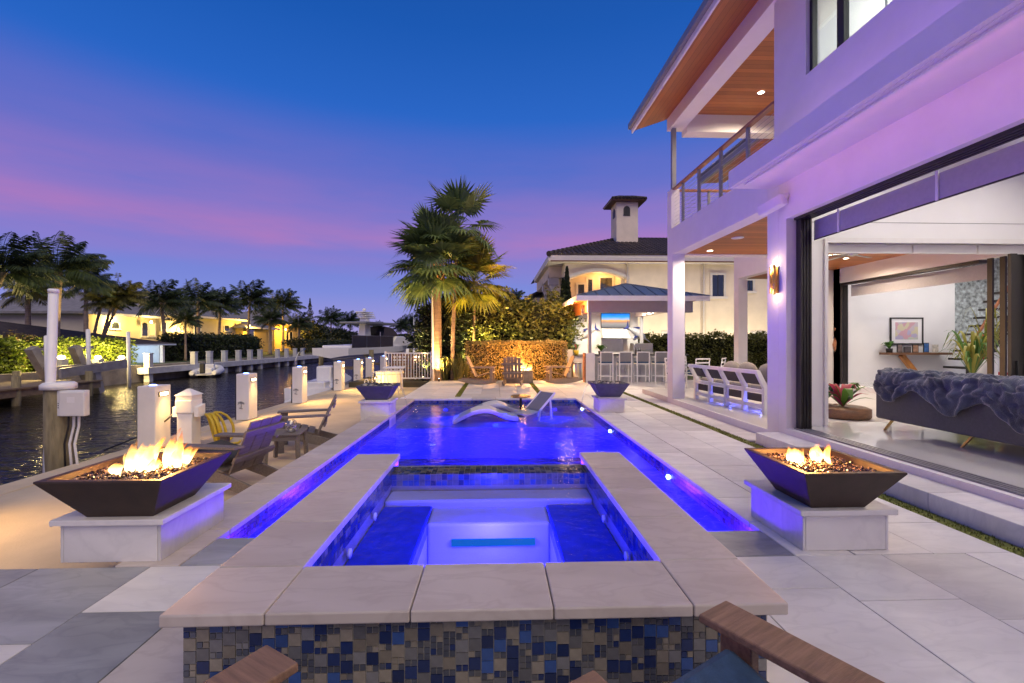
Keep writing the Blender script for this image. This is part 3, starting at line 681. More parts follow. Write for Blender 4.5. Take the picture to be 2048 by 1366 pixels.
# far room beyond the covered patio
H('wall', 'paint', 10.0, 10.2, 7.07, 8.5, -.02, 3.62); H('wall', 'paint', 10.0, 10.2, 8.5, 13.05, 3.2, 3.62)
for k, y in enumerate((9.0, 8.8, 8.55)): H('door_stile', 'bronze', 10.02 + .04 * k, 10.06 + .04 * k, y - .05, y + .05, .26, 3.19); H('wall', 'paint', 10.0, 10.2, 13.05, 13.5, -.02, 3.62)
H('door_curb', 'paint', 9.99, 10.2, 8.5, 13.05, .1, .26)
for i in range(4): H('door_stile', 'bronze', 10.01 + i * .05, 10.045 + i * .05, 12.98, 13.049, .26, 3.19)
H('door_head', 'bronze', 10.01, 10.19, 9.2, 13.04, 3.13, 3.19); H('roller_shade', 'shade_cloth', 10.22, 10.24, 9.2, 12.9, 2.8, 3.12)
H('room_floor', 'tile_floor', 10.2, 17, 6, 14.2, 0, .22); H('room_wall', 'paint_in', 10.2, 14.45, 14.0, 14.2, .22, 4.5); H('room_wall', 'paint_in', 14.0, 17.5, 15.0, 15.2, .22, 4.5)
H('room_ceiling', 'paint_in', 10.2, 18, 6, 15.2, 4.5, 4.6); H('room_wall', 'paint_in', 17.4, 17.5, 6, 15.2, .22, 4.5)
M('wallpaper', (.42, .47, .48), .7, .75, 9, world=True)
H('wallpaper_panel', 'wallpaper', 14.02, 17.3, 14.97, 14.999, 1.4, 4.4)
# staircase
st = thing('floating_staircase', 'dark open-tread staircase with wooden handrail in the far white room', 'staircase', (13.45, 13.2, .22))
for i in range(11):
    BX('tread', 'bronze', st, .1 + i * .16, .1 + i * .16 + .40, -.45, .45, .22 + i * .25, .28 + i * .25)
MB().prism([(-.1, 0), (.2, 0), (2.0, 2.75), (2.0, 3.0), (-.1, .12)], .06, 'Y', (0, -.5, 0)).build('stringer', 'bronze', st)
MB().bar((0, -.5, 1.0), (1.9, -.5, 3.8), .05, .06).build('handrail', 'wood_red', st)
for k in range(4): MB().bar((0, -.5, .35 + k * .16), (1.9, -.5, 3.15 + k * .16), .012, .012).build('cable', 'steel', st)
for x in (0, .7, 1.4): MB().box(x, x + .05, -.53, -.48, .1 + x * 1.45, 1.0 + x * 1.45).build('post', 'bronze', st)
# ------------------------------------------------------------------ light fittings
emis('bulb', (1, .80, .55), 30); emis('bulb_white', (1, .93, .84), 18); emis('bulb_dim', (1, .75, .42), 12)
def downlight(x, y, z, e, label, col=(1, .80, .58), r=.06, bulb='bulb', size=None):
    t = thing('downlight', label, 'light', (x, y, z), group='recessed ceiling lights')
    MB().lathe([(r + .025, -.004), (r + .025, -.012), (r, -.012), (r, -.004)], n=20, cap=False).build('trim_ring', 'white_plastic', t)
    MB().lathe([(r, -.003), (r * .6, -.006)], n=20).build('lens', bulb, t)
    lamp('lamp', 'SPOT', (0, 0, -.03), e, col, size or r, rot=(0, 0, 0), parent=t, spot=R(165), blend=.6); return t
p = at(1522, 189, 9.95); downlight(p.x, 9.95, 7.0, 230, 'bright round light in the cedar balcony ceiling')
p = gp(1420, 502, 3.62); downlight(p.x, p.y, 3.62, 170, 'bright round light in the cedar patio ceiling by the end column')
p = gp(1475, 476, 3.62); t = thing('ceiling_speaker', 'white round speaker set flush in the cedar patio ceiling', 'speaker', (p.x, p.y, 3.62)); MB().lathe([(.12, -.004), (.12, -.012), (.10, -.014)], n=24).build('speaker_grille', 'white_plastic', t)
downlight(6.7, 9.0, 3.62, 170, 'round light in the patio ceiling hidden from the pool'); downlight(8.9, 11.4, 3.62, 200, 'small round light in the patio ceiling behind the fan')
for i, (x, y) in enumerate(((5.4, 5.4), (7.3, 5.4), (5.4, 3.2), (7.3, 3.2), (6.4, .8))): downlight(x, y, 4.449, 65, 'recessed living room ceiling light, ' + ['far left over the sofa end', 'far right before the header', 'near left over the sofa', 'near right behind the sofa', 'nearest, out of sight'][i], (1, .90, .80), .09, 'bulb_white')
for i, (x, y) in enumerate(((11.6, 12.0), (13.2, 12.0), (15.6, 12.5), (15.6, 9.5))): downlight(x, y, 4.499, 110, 'recessed far room ceiling light ' + ['above the picture', 'left of the staircase', 'above the staircase', 'behind the croton plant'][i], (1, .93, .88), .09, 'bulb_white')
downlight(6.2, 5.8, 7.249, 110, 'small recessed light in the upstairs room behind the window', (1, .96, .88), .06, 'bulb_white'); downlight(6.4, 3.8, 7.249, 110, 'recessed light in the upstairs room out of sight', (1, .96, .88), .06, 'bulb_white')
downlight(11, 14.4, 3.62, 40, 'recessed light in the wing porch ceiling')
# wall sconce
p = ax(1555, 560, 4.22); sc_ = thing('wall_sconce', 'gold tube wall sconce on the white column', 'sconce', (4.25, p.y + .05, p.z))
M('brass', (.55, .36, .12), .3, .1, metal=.9)
BX('back_plate', 'brass', sc_, -.025, -.001, -.04, .04, -.2, .2); MB().tube([(-.075, -.035, -.22), (-.075, -.035, .22)], .022, 10).build('tube', 'brass', sc_); MB().tube([(-.075, .04, -.2), (-.075, .04, .2)], .022, 10).build('tube', 'brass', sc_)
MB().ell((-.075, 0, .2), (.025, .025, .025)).build('bulb', 'bulb', sc_); lamp('lamp', 'POINT', (-.14, 0, .2), 2, (1, .62, .28), .03, parent=sc_); lamp('lamp', 'POINT', (-.14, 0, -.25), 1.6, (1, .62, .28), .03, parent=sc_)
# security spotlight / speaker
p = ax(1575, 398, 4.22); wc = thing('wall_speaker', 'white outdoor speaker on a bracket under the overhang', 'speaker', (4.25, p.y + .05, p.z))
MB().tube([(-.002, 0, .05), (-.06, 0, .05)], .05, 14).build('wall_mount', 'white_plastic', wc); MB().tube([(-.05, 0, .05), (-.12, .05, -.02)], .025, 10).build('bracket', 'white_plastic', wc)
MB().bar((-.07, -.05, 0), (-.22, .32, -.10), .15, .16).build('cabinet', 'white_plastic', wc, bev=.03)
# ------------------------------------------------------------------ ceiling fan on the patio
def fan(loc, n, r, label, mat, drop=.25):
    t = thing('ceiling_fan', label, 'fan', loc)
    MB().tube([(0, 0, 0), (0, 0, -drop)], .015, 8).build('downrod', 'steel', t); MB().lathe([(.03, -drop - .1), (.09, -drop - .08), (.09, -drop - .02), (.04, -drop)], n=16).build('motor', mat, t)
    me = MB().prism([(.08, -.04), (r, -.065), (r + .01, .03), (.08, .04)], .012, 'Z', (0, 0, -drop - .06)).mesh('blade', mat)
    for k in range(n): link('blade', me, t, rot=(R(6), 0, 2 * math.pi * k / n + .5))
    return t
fan((7.4, 9.3, 3.62), 6, .8, 'white six-blade fan under the cedar patio ceiling', 'steel')

# ================================================================== furniture indoors
# sofa seen from behind
M('sofa_cloth', (.085, .09, .108), .9, .1, 40, .2, 150); M('fur', (.045, .06, .095), .95, .6, 5, .8, 60, sheen=.4)
so = thing('sofa', 'charcoal sofa seen from behind inside the open doors', 'sofa', (5.55, 5.0, .2245))
BX('backrest', 'sofa_cloth', so, 0, .22, -2.4, 1.55, .16, .72, bev=.03); BX('seat', 'sofa_cloth', so, .221, 1.0, -2.4, 1.5, .16, .42, bev=.04)
BX('armrest', 'sofa_cloth', so, .222, 1.0, 1.36, 1.56, .16, .62, bev=.03)
for y in (1.45, .35, -.9, -2.2):
    MB().bar((.06, y, 0), (.10, y - .10, .17), .05, .02).build('leg', 'brass', so); 
for k in range(4): MB().ell((.36, .8 - k * .85, .66), (.15, .42, .20), 14, 8).build('cushion', 'sofa_cloth', so)
# fur throw: bubbled surface folded over the back
rg = random.Random(9); tb = MB(); nu, nv = 170, 46; vs = []
path = [(-.045, .30), (-.05, .45), (-.05, .60), (-.045, .70), (.0, .80), (.10, .845), (.22, .835), (.34, .80), (.50, .70)]
def pl(t):
    t *= len(path) - 1; i = min(int(t), len(path) - 2); f = t - i; return path[i][0] * (1 - f) + path[i + 1][0] * f, path[i][1] * (1 - f) + path[i + 1][1] * f
cells = [(rg.uniform(0, 3.6), rg.uniform(0, 1)) for _ in range(420)]; ca = np.array(cells)
for i in range(nu + 1):
    y = 1.42 - 3.6 * i / nu; hang = .10 + .10 * math.sin(i * .16) + .25 * (i / nu) 
    for j in range(nv + 1):
        t = j / nv; x, z = pl(max(0, .32 - hang) + t * (1 - max(0, .32 - hang)))
        d = np.hypot((ca[:, 0] - 3.6 * i / nu), (ca[:, 1] - t) * 1.15); k = max(0, 1 - (d.min() / .082) ** 2) * .055
        dx = -k if t < .45 else 0; dz = k if t >= .3 else 0
        vs.append((x + dx - .02, y + rg.uniform(-.003, .003), z + dz + .01))
tb.add(vs, [(i * (nv + 1) + j, (i + 1) * (nv + 1) + j, (i + 1) * (nv + 1) + j + 1, i * (nv + 1) + j + 1) for i in range(nu) for j in range(nv)], True)
th = tag(tb.build('fur_throw', 'fur', loc=(5.52, 5.0, .2245)), 'bubbly dark blue-grey fur throw draped over the charcoal sofa', 'throw')
sm = th.modifiers.new('solid', 'SOLIDIFY'); sm.thickness = .02
# framed picture (plain abstract stand-in), shelf and frames
m_, nt_, o_ = newmat('artwork'); p_ = nt_.nodes.new('ShaderNodeBsdfPrincipled'); nt_.links.new(p_.outputs[0], o_.inputs[0])
vo = nt_.nodes.new('ShaderNodeTexVoronoi'); vo.inputs['Scale'].default_value = 7; t_ = nt_.nodes.new('ShaderNodeTexCoord'); nt_.links.new(t_.outputs['Object'], vo.inputs[0])
sc2 = nt_.nodes.new('ShaderNodeSeparateColor'); nt_.links.new(vo.outputs['Color'], sc2.inputs[0])
nt_.links.new(ramp(nt_, sc2.outputs[0], [(0, (.55, .50, .55)), (.25, (.62, .58, .40)), (.45, (.45, .42, .60)), (.6, (.60, .36, .42)), (.8, (.5, .56, .5)), (1, (.30, .26, .36))], 'CONSTANT'), p_.inputs['Base Color'])
pa = at(1780, 636, 13.98); pb = at(1846, 690, 13.98)
pic = thing('framed_picture', 'framed colourful abstract picture on the white wall of the far room', 'picture', ((pa.x + pb.x) / 2, 13.99, (pa.z + pb.z) / 2)); hw, hh = (pb.x - pa.x) / 2, (pa.z - pb.z) / 2
for b in ((-hw, hw, hh - .04, hh), (-hw, hw, -hh, -hh + .04), (-hw, -hw + .04, -hh + .04, hh - .04), (hw - .04, hw, -hh + .04, hh - .04)): BX('frame', 'black', pic, b[0], b[1], -.03, .005, b[2], b[3])
BX('mat_board', 'paint_in', pic, -hw + .04, hw - .04, -.012, 0, -hh + .04, hh - .04); BX('print', 'artwork', pic, -hw + .17, hw - .17, -.018, -.0125, -hh + .16, hh - .15)
sa = at(1768, 706, 13.8); sb_ = at(1893, 711, 13.8)
shf = thing('console_shelf', 'dark wooden console shelf on a slanted timber leg below the picture', 'shelf', (sa.x, 13.8, .22)); sw = sb_.x - sa.x; szz = sa.z - .22
BX('shelf_top', 'wood_brown', shf, 0, sw, -.2, .18, szz - .07, szz, bev=.006); M('timber_orange', (.40, .17, .04), .4, .2, 6, stretch=(8, 8, 1))
MB().bar((.55, 0, szz - .08), (1.25, 0, 0), .14, .12).build('slanted_leg', 'timber_orange', shf)
fr = [(.48, .16, .26, (.18, .14, .12)), (.72, .22, .18, (.10, .09, .09)), (.98, .20, .24, (.38, .22, .14)), (1.32, .2, .30, (.03, .12, .36)), (1.60, .3, .26, (.62, .58, .50))]
FL = ['small dark photo frame standing leftmost on the console shelf', 'low wide photo frame standing on the console shelf', 'brown photo frame in the middle of the console shelf', 'blue photo frame standing on the console shelf', 'white plaque standing rightmost on the console shelf']
for i, (x, ww, hh2, c) in enumerate(fr):
    f_ = thing('photo_frame', FL[i], 'photo frame', (sa.x + x, 13.78, szz + .22), R(-8 + 5 * i), 'frames on the console shelf')
    BX('frame', 'black' if i != 4 else 'trim', f_, -ww / 2, ww / 2, -.01, .01, .0, hh2); M('photo%d' % i, c, .3, .5, 12); BX('photo', 'photo%d' % i, f_, -ww / 2 + .02, ww / 2 - .02, -.013, -.0105, .02, hh2 - .02)
# driftwood art on the cream wall
p = at(1673, 690, 13.25); dw = thing('driftwood_sculpture', 'slim driftwood wall sculpture with purple glass ball on the cream patio wall', 'sculpture', (p.x, 13.27, p.z - .6))
MB().tube([(0, 0, 0), (.03, -.02, .3), (-.02, -.02, .6), (.05, -.02, .9), (-.03, -.02, 1.1)], [.03, .06, .09, .08, .05], 8).build('driftwood', 'wood_red', dw)
M('purple_glass', (.25, .10, .75), .1, .1, coat=1); MB().ell((.2, -.05, .85), (.11, .08, .11)).build('glass_ball', 'purple_glass', dw); MB().ell((.1, -.05, 1.15), (.07, .07, .1)).build('glass_ball', 'steel', dw)
# red bench/box in far room
t = thing('red_chair', 'bright red high-backed chair beside the staircase', 'chair', (13.5, 12.2, .22)); M('red', (.45, .015, .02), .4, .1)
BX('backrest', 'red', t, 0, .5, .35, .42, .4, 1.5, bev=.03); BX('seat', 'red', t, 0, .5, -.1, .35, .36, .44, bev=.02)
for x in (.03, .43):
    for y in (-.07, .34): BX('leg', 'black', t, x, x + .04, y, y + .04, 0, .36)
# potted plants
leafmat('leaf_green', (.035, .10, .015), (.10, .24, .04)); leafmat('leaf_yellow', (.10, .15, .02), (.38, .34, .05)); leafmat('leaf_pink', (.3, .03, .06), (.5, .08, .12))
def strap(b, base, az, length, w, rise, droop, seg_=6):
    ca_, sa_ = math.cos(az), math.sin(az); vs = []
    for i in range(seg_ + 1):
        t = i / seg_; r_ = length * t * (1 - .25 * droop * t); z = rise * math.sin(min(1, t * 1.1) * math.pi * (.5 + .35 * droop)); ww = w * math.sin(math.pi * (.12 + .88 * t)) + .001
        c = Vector(base) + Vector((ca_ * r_, sa_ * r_, z)); sd_ = Vector((-sa_, ca_, 0)) * ww; vs += [c - sd_, c + Vector((0, 0, -.15 * ww)), c + sd_]
    b.add(vs, [(i * 3 + k, i * 3 + k + 1, i * 3 + k + 4, i * 3 + k + 3) for i in range(seg_) for k in (0, 1)], True)
def pot_plant(loc, label, n, L_, w, rise, mats, pot, potm, seed, name='potted_plant'):
    t = thing(name, label, 'plant', loc); r_ = random.Random(seed)
    MB().lathe(pot, n=20).build('pot', potm, t); h = pot[-1][1]
    for k in range(n):
        b = MB(); strap(b, (0, 0, h * .95), r_.uniform(0, 6.28), L_ * r_.uniform(.5, 1.1), w * r_.uniform(.7, 1.2), rise * r_.uniform(.5, 1.2), r_.uniform(.3, 1)); b.build('leaf', mats[k % len(mats)], t)
    return t
p = gp(1685, 835, .12)
pot_plant((p.x, p.y, .121), 'orchid with pink blooms in a round wooden tray by the open door', 34, .55, .055, .36, ['leaf_green', 'leaf_green', 'leaf_pink'], [(.40, 0), (.43, .03), (.43, .17), (.36, .20)], 'wood_brown', 4, 'orchid_planter')
pot_plant((11.8, 11.0, .22), 'tall yellow-green croton plant seen between sofa and staircase', 80, .8, .028, 1.0, ['leaf_yellow', 'leaf_green'], [(.2, 0), (.26, .4), (.24, .42)], 'white_plastic', 5)
pot_plant((12.6, 11.4, .22), 'spiky yellow plant in front of the red chair', 40, .6, .022, 1.2, ['leaf_yellow'], [(.2, 0), (.22, .8), (.2, .82)], 'white_plastic', 6)
pot_plant((sa.x + .15, 13.78, szz + .22), 'small green trailing plant at the left end of the console shelf', 16, .28, .05, .2, ['leaf_green'], [(.08, 0), (.09, .12), (.08, .13)], 'black', 7)
# ================================================================== outdoor sofa under the patio
p0, p1 = Vector((4.86, 11.0, .12)), Vector((5.1, 8.55, .12)); dv = (p1 - p0); ln = dv.length; az = math.atan2(dv.y, dv.x)
osf = thing('outdoor_sofa', 'white slat-frame outdoor sofa with dark sling backs seen from behind', 'sofa', p0, az)
u = ln / 4
for k in range(5):
    x = k * u; MB().bar((x, 0, 0), (x, 0, .52), .09, .07).build('leg', 'white_plastic', osf); MB().bar((x, 0, .50), (x, -.16, .80), .09, .06, (1, 0, 0)).build('back_post', 'white_plastic', osf)
for z, y in ((.13, 0), (.42, 0)): MB().bar((0, y, z), (ln, y, z), .05, .07).build('rail', 'white_plastic', osf)
MB().bar((-.045, -.165, .80), (ln + .045, -.165, .80), .07, .07).build('top_rail', 'white_plastic', osf)
for k in range(4):
    MB().add([(k * u + .08, -.02, .55), ((k + 1) * u - .08, -.02, .55), ((k + 1) * u - .08, -.135, .755), (k * u + .08, -.135, .755)], [(0, 1, 2, 3)]).build('sling_back', 'sling_dark', osf)
    MB().add([(k * u + .08, -.001, .22), ((k + 1) * u - .08, -.001, .22), ((k + 1) * u - .08, .0, .37), (k * u + .08, .0, .37)], [(0, 1, 2, 3)]).build('sling_panel', 'sling_dark', osf)
M('cushion_tan', (.30, .27, .24), .95, .1, 20, .2, 150)
for k in range(4): BX('seat_cushion', 'cushion_tan', osf, k * u + .03, (k + 1) * u - .03, .08, .75, .36, .52, bev=.05); 
for k in (1.2, 2.1, 3.2): MB().ell((k * u, .45, .74), (.3, .13, .2), 14, 8).build('pillow', 'cushion_tan', osf)
emis('led_strip', (.25, .3, 1), 8)
lt = thing('floor_light', 'small blue light on the patio floor under the white sofa', 'light', (p0.x + .22, 9.9, .121)); MB().lathe([(.05, 0), (.05, .05), (.03, .06)], n=14).build('housing', 'white_plastic', lt); MB().ell((0, 0, .07), (.035, .035, .02)).build('lens', 'led_strip', lt); lamp('lamp', 'POINT', (0, 0, .13), 5, (.10, .12, 1), .04, parent=lt)
lt2 = dup(lt, (p0.x + .38, 8.85, .121), 0, 'small blue light under the near end of the white sofa')
lt['group'] = lt2['group'] = 'blue floor lights under the sofa'
# ================================================================== adirondack chairs
def adirondack(loc, face, label, mat='teak_grey', cushion='cushion_dark', slats=3, rocker=False, group='adirondack chairs', s=1.0, name='adirondack_chair', hb=.66):
    """faces local -Y; face = world direction it looks to (radians)"""
    t = thing(name, label, 'chair', loc, face + math.pi / 2, group); t.scale = (s,) * 3
    w = .56; zf, zr = .38, .26
    for x in (-1, 1):
        X = x * (w / 2 + .035)
        if not rocker:
            MB().bar((X, -.40, 0), (X, -.40, .54), .11, .045, (1, 0, 0)).build('front_leg', mat, t, bev=.006)
            MB().prism([(-.44, .26), (-.44, .38), (-.30, .385), (.50, .10), (.62, 0), (.40, 0)], .035, 'X', (x * (w / 2) - .0175 + x * .0, 0, 0)).build('side_rail', mat, t, bev=.005)
        else:
            MB().bar((X, -.40, .07), (X, -.40, .54), .09, .04, (1, 0, 0)).build('front_leg', mat, t, bev=.005)
            pts = [(-.55 + 1.25 * k / 12, .09 * ((k - 5) / 6) ** 2) for k in range(13)]
            MB().prism(pts + [(y, z + .06 + .10 * math.sin(math.pi * k / 12)) for k, (y, z) in reversed(list(enumerate(pts)))], .035, 'X', (x * w / 2 - .0175, 0, 0)).build('rocker', mat, t)
        MB().prism([(X - .075, -.50), (X + .085 * 1, -.50), (X + .07, .30), (X - .05, .34)] if x > 0 else [(X - .085, -.50), (X + .075, -.50), (X + .05, .34), (X - .07, .30)], .028, 'Z', (0, 0, .545)).build('armrest', mat, t, bev=.006)
    for k in range(5):
        y = -.42 + k * .115; z = .385 - max(0, y + .3) * .30
        MB().bar((-w / 2 - .02, y, z), (w / 2 + .02, y, z), .10, .022, (0, .28, 1)).build('seat_slat', mat, t, bev=.004)
    bw = w / slats; lean = Vector((0, .42, .91)).normalized(); b0 = Vector((0, .14, .24))
    for k in range(slats):
        x = -w / 2 + (k + .5) * bw; hh = hb + (.03 if (slats > 3 and 0 < k < slats - 1) else 0)
        MB().bar(b0 + Vector((x, 0, 0)), b0 + Vector((x, 0, 0)) + lean * hh, bw - .014, .022, (0, -1, .4)).build('back_slat', mat, t, bev=.004)
    for q in (.20, .53):
        c = b0 + lean * q + Vector((0, .028, -.012)); MB().bar(c - Vector((w / 2 + .06, 0, 0)), c + Vector((w / 2 + .06, 0, 0)), .03, .075, lean).build('back_rail', mat, t, bev=.004)
    if cushion: BX('cushion', cushion, t, -w / 2 + .02, w / 2 - .02, -.42, .08, .395, .46, bev=.025).rotation_euler = (R(-14), 0, 0)
    return t
adirondack((-3.12, 5.62, DZ), R(170), 'grey-brown adirondack chair with dark cushion beside the left fire bowl', s=1.0, group='adirondack chairs on the dock')
adirondack((-3.10, 7.75, DZ), R(199), 'grey-brown adirondack chair seen side-on behind the little side table', cushion=None, s=1.0, group='adirondack chairs on the dock')
adirondack((-.64, .80, 0), R(57), 'adirondack chair at the bottom left edge showing one armrest', 'teak_brown_lit', cushion='cushion_blue', group='adirondack chairs before the spa')
adirondack((.74, .99, 0), R(121), 'adirondack chair at the bottom right edge with a blue cushion', 'teak_brown_lit', cushion='cushion_blue', group='adirondack chairs before the spa')
t = thing('side_table', 'small grey-brown side table between the two dock chairs', 'table', (-3.08, 6.88, DZ), R(8))
for k in range(4): BX('top_slat', 'teak_grey', t, -.24 + k * .12, -.125 + k * .12, -.24, .24, .40, .425, bev=.004)
for x in (-1, 1):
    for y in (-1, 1): MB().bar((x * .2, y * .2, .40), (x * .22, y * .22, 0), .05, .05).build('leg', 'teak_grey', t, bev=.004)
BX('apron', 'teak_grey', t, -.2, .2, -.215, -.195, .33, .40); BX('apron', 'teak_grey', t, -.2, .2, .195, .215, .33, .40)
glassy('cut_glass', (.95, .93, .85), .25, .08)
t2 = thing('glass_lantern', 'round cut-glass lantern on the side table', 'lantern', (-3.0, 6.85, DZ + .4275)); MB().lathe([(.04, 0), (.075, .03), (.085, .09), (.07, .15), (.04, .18)], n=10, cap=False).build('glass', 'cut_glass', t2); MB().lathe([(.04, .0), (.04, .012)], n=10).build('base', 'steel', t2)
rg = random.Random(2); sv = MB()
for k in range(40):
    a, z = rg.uniform(0, 6.28), rg.uniform(.02, .16); r_ = .083 * math.sin(math.pi * (.2 + z / .25)); sv.ell((math.cos(a) * r_, math.sin(a) * r_, z), .011, 6, 4)
tag(sv.build('facets', 'stone_pale', t2), kind='stuff')
# ================================================================== fire pit with rocking chairs
M('teak_warm', (.26, .20, .15), .6, .25, 5, .2, 40, stretch=(1, 12, 12))
adirondack((-.55, 16.35, 0), R(-6), 'wooden rocking chair left of the fire pit facing right', 'teak_warm', None, 5, True, 'rocking chairs round the fire pit', 1.05, 'rocking_chair', .74)
adirondack((2.32, 16.55, 0), R(184), 'wooden rocking chair right of the fire pit facing left', 'teak_warm', None, 5, True, 'rocking chairs round the fire pit', 1.05, 'rocking_chair', .74)
adirondack((.58, 15.75, 0), R(84), 'wooden rocking chair with its back to the pool before the fire pit', 'teak_warm', None, 5, True, 'rocking chairs round the fire pit', 1.05, 'rocking_chair', .74)
t = thing('fire_pit', 'low square fire pit burning behind the rocking chair', 'fire pit', (.85, 16.95, 0))
M('pit_stone', (.22, .19, .17), .7, .3, 6, .3, 30)
for k, b in enumerate(((-.48, .48, -.48, -.38), (-.48, .48, .38, .48), (-.48, -.38, -.379, .379), (.38, .48, -.379, .379))): BX('side_wall', 'pit_stone', t, *b, 0, .46, bev=.01)
BX('burner_tray', 'black', t, -.38, .38, -.38, .38, .3, .36); pebbles(t, 'lava_rock', .34, .34, .375, 160, .03, ['stone_dark'], 8)
rg = random.Random(11); sp = [(rg.uniform(-.24, .30), rg.uniform(-.2, .2), rg.uniform(.25, .75), rg.uniform(.05, .11), rg.uniform(.05, .45), 0) for _ in range(18)]
fire((.92, 16.95, .38), sp, 'wind-blown flame rising from the fire pit by the hedge', 330, 4)
# ================================================================== in-pool loungers, table and chair
M('resin', (.72, .72, .76), .45, .03)
pr_ = [(-.75, .06), (-.55, .17), (-.3, .29), (-.05, .345), (.15, .32), (.35, .22), (.55, .16), (.75, .14)]
def lounger(x, y, label, rz):
    t = thing('pool_lounger', label, 'lounger', (x, y, -.36), rz, 'white loungers standing in the shallow water'); top = []
    for i in range(len(pr_) - 1):
        for k in range(4):
            f = k / 4; top.append((pr_[i][0] * (1 - f) + pr_[i + 1][0] * f, pr_[i][1] * (1 - f) + pr_[i + 1][1] * f))
    top.append(pr_[-1]); b = MB(); n = len(top)
    sm = [(u_, sum(top[max(0, min(n - 1, i + q))][1] for q in (-2, -1, 0, 1, 2)) / 5) for i, (u_, v_) in enumerate(top)]
    b.prism(sm + [(u_, max(0, v_ - .10)) for u_, v_ in reversed(sm)], .62, 'Y', (0, -.31, 0)); b.build('seat_shell', 'resin', t, bev=.02); return t
lounger(-.25, 10.75, 'nearer white curved lounger standing in the shallow pool water', R(3)); lounger(.0, 11.65, 'farther white curved lounger half hidden behind the other', R(3))
t = thing('pool_table', 'small round gold-topped table standing in the pool', 'table', (.62, 11.55, -.36)); MB().lathe([(.24, .46), (.25, .475), (.25, .495), (.24, .505)], n=28).build('table_top', 'brass', t); MB().tube([(0, 0, .01), (0, 0, .46)], .03, 12).build('stem', 'black', t); MB().lathe([(.2, 0), (.2, .02), (.05, .04)], n=20).build('base', 'black', t)
t = thing('pool_chair', 'grey sling chair tilted back in the pool shallows', 'chair', (.98, 11.0, -.36), R(38))
for y in (-.3, .3): MB().bar((-.42, y, .30), (.36, y, .86), .04, .07).build('side_frame', 'resin', t, bev=.01); MB().bar((-.42, y, .0), (-.36, y, .32), .04, .05).build('leg', 'resin', t); MB().bar((.2, y, .0), (.12, y, .68), .04, .05).build('leg', 'resin', t)
MB().bar((-.40, 0, .32), (.34, 0, .85), .56, .02, (-.5, 0, 1)).build('sling_back', 'sling', t); MB().bar((-.95, 0, .22), (-.42, 0, .30), .56, .04).build('seat', 'resin', t); t.scale = (.68, .8, .72); t.location = (1.08, 11.1, -.36)
# ================================================================== dock pillars
M('pillar', (.74, .72, .70), .55, .06, 3, .1, 60)
emis('led_top', (.12, .25, 1.0), 14); emis('lamp_warm', (1, .74, .40), 14)
PXS = [-455, 274, 472, 584, 667, 707, 731, 760]; PL = ['just outside the left edge of the picture', 'nearest the power post', 'beyond the yellow hose', 'beside the adirondack backrest', 'with the boat stern to its left', 'with blue top light next to the last pillar', 'standing beside the ladder hoops', 'standing behind the cream dock box']
for i, px in enumerate(PXS):
    y = ax(px, 700, -5.74).y; t = thing('dock_pillar', 'white dock pillar ' + PL[i], 'pillar', (-5.6, y, DZ + .012), group='lit white pillars along the dock edge')
    BX('shaft', 'pillar', t, -.14, .14, 0, .36, 0, 1.02, bev=.012); BX('bumper', 'black', t, -.19, -.142, .06, .30, -.4, .98)
    BX('light_frame', 'bronze', t, .14, .146, .07, .30, .84, .92); BX('light_lens', 'lamp_warm', t, .1465, .149, .11, .28, .855, .905)
    MB().lathe([(.05, 1.02), (.05, 1.03), (.03, 1.035)], (0, .15, 0), 14).build('top_light', 'led_top', t)
    l = lamp('lamp', 'SPOT', (.18, .19, .87), 88, (1, .56, .17), .06, rot=(0, R(-38), 0), parent=t, spot=R(128), blend=.8)
    if i < 6 and i > 1:   # small dark wire emblem
        e = MB(); e.tube([(0, -.006, .26), (.01, -.006, .33), (.0, -.006, .38)], .008, 5)
        for a in (20, 65, 110, 150, 200, 340): e.tube([(0, -.006, .38), (math.cos(R(a)) * .05, -.006, .38 + math.sin(R(a)) * .04), (math.cos(R(a)) * .075, -.006, .36 + math.sin(R(a)) * .03)], .007, 5)
        e.tube([(-.04, -.006, .27), (.04, -.006, .25)], .01, 5); e.build('emblem', 'grey_metal', t, loc=(-.03, 0, 0))
# power post with hose and cord
p = gp(378, 893, DZ); t = thing('power_post', 'white dock power post with pitched cap and sockets', 'power post', p)
BX('body', 'white_plastic', t, -.12, .12, -.12, .12, 0, .72, bev=.01); MB().frustum((0, 0), .15, .15, .86, .02, .02, .96).build('cap', 'white_plastic', t)
BX('lens_band', 'trim', t, -.13, .13, -.13, .13, .79, .859); BX('head', 'white_plastic', t, -.14, .14, -.14, .14, .56, .789, bev=.02)
for x in (-1, 1): MB().prism([(-.09, .50), (.09, .50), (.09, .70), (-.09, .66)], .07, 'X', (x * .175 - .035, 0, 0)).build('socket_cover', 'white_plastic', t)
M('hose_yellow', (.50, .36, .02), .5, .15, 8)
hz = thing('water_hose', 'yellow hose hanging in loose coils beside the power post', 'hose', (p.x + .2, p.y + .05, DZ)); hz.scale = (1.35, 1.35, 1.1); rg = random.Random(4)
for k in range(7):
    a = rg.uniform(-.4, .4); pts = []
    for i in range(17):
        f = i / 16 * 2 * math.pi; pts.append((.03 + .14 * math.sin(f / 2) * (1 + .3 * a) + .05 * k / 7 + .06 * math.sin(f), a * .3 * math.sin(f) + .02 * k, .26 + .22 * math.cos(f) * (1 + .1 * a)))
    MB().tube(pts, .017, 7).build('hose_loop', 'hose_yellow', hz)
MB().tube([(.1, 0, .03), (.25, -.05, .02), (.4, .05, .02), (.35, .2, .02)], .017, 7).build('hose_end', 'hose_yellow', hz)
t = thing('shore_cord', 'dark shore power cord hanging from the power post', 'cord', p)
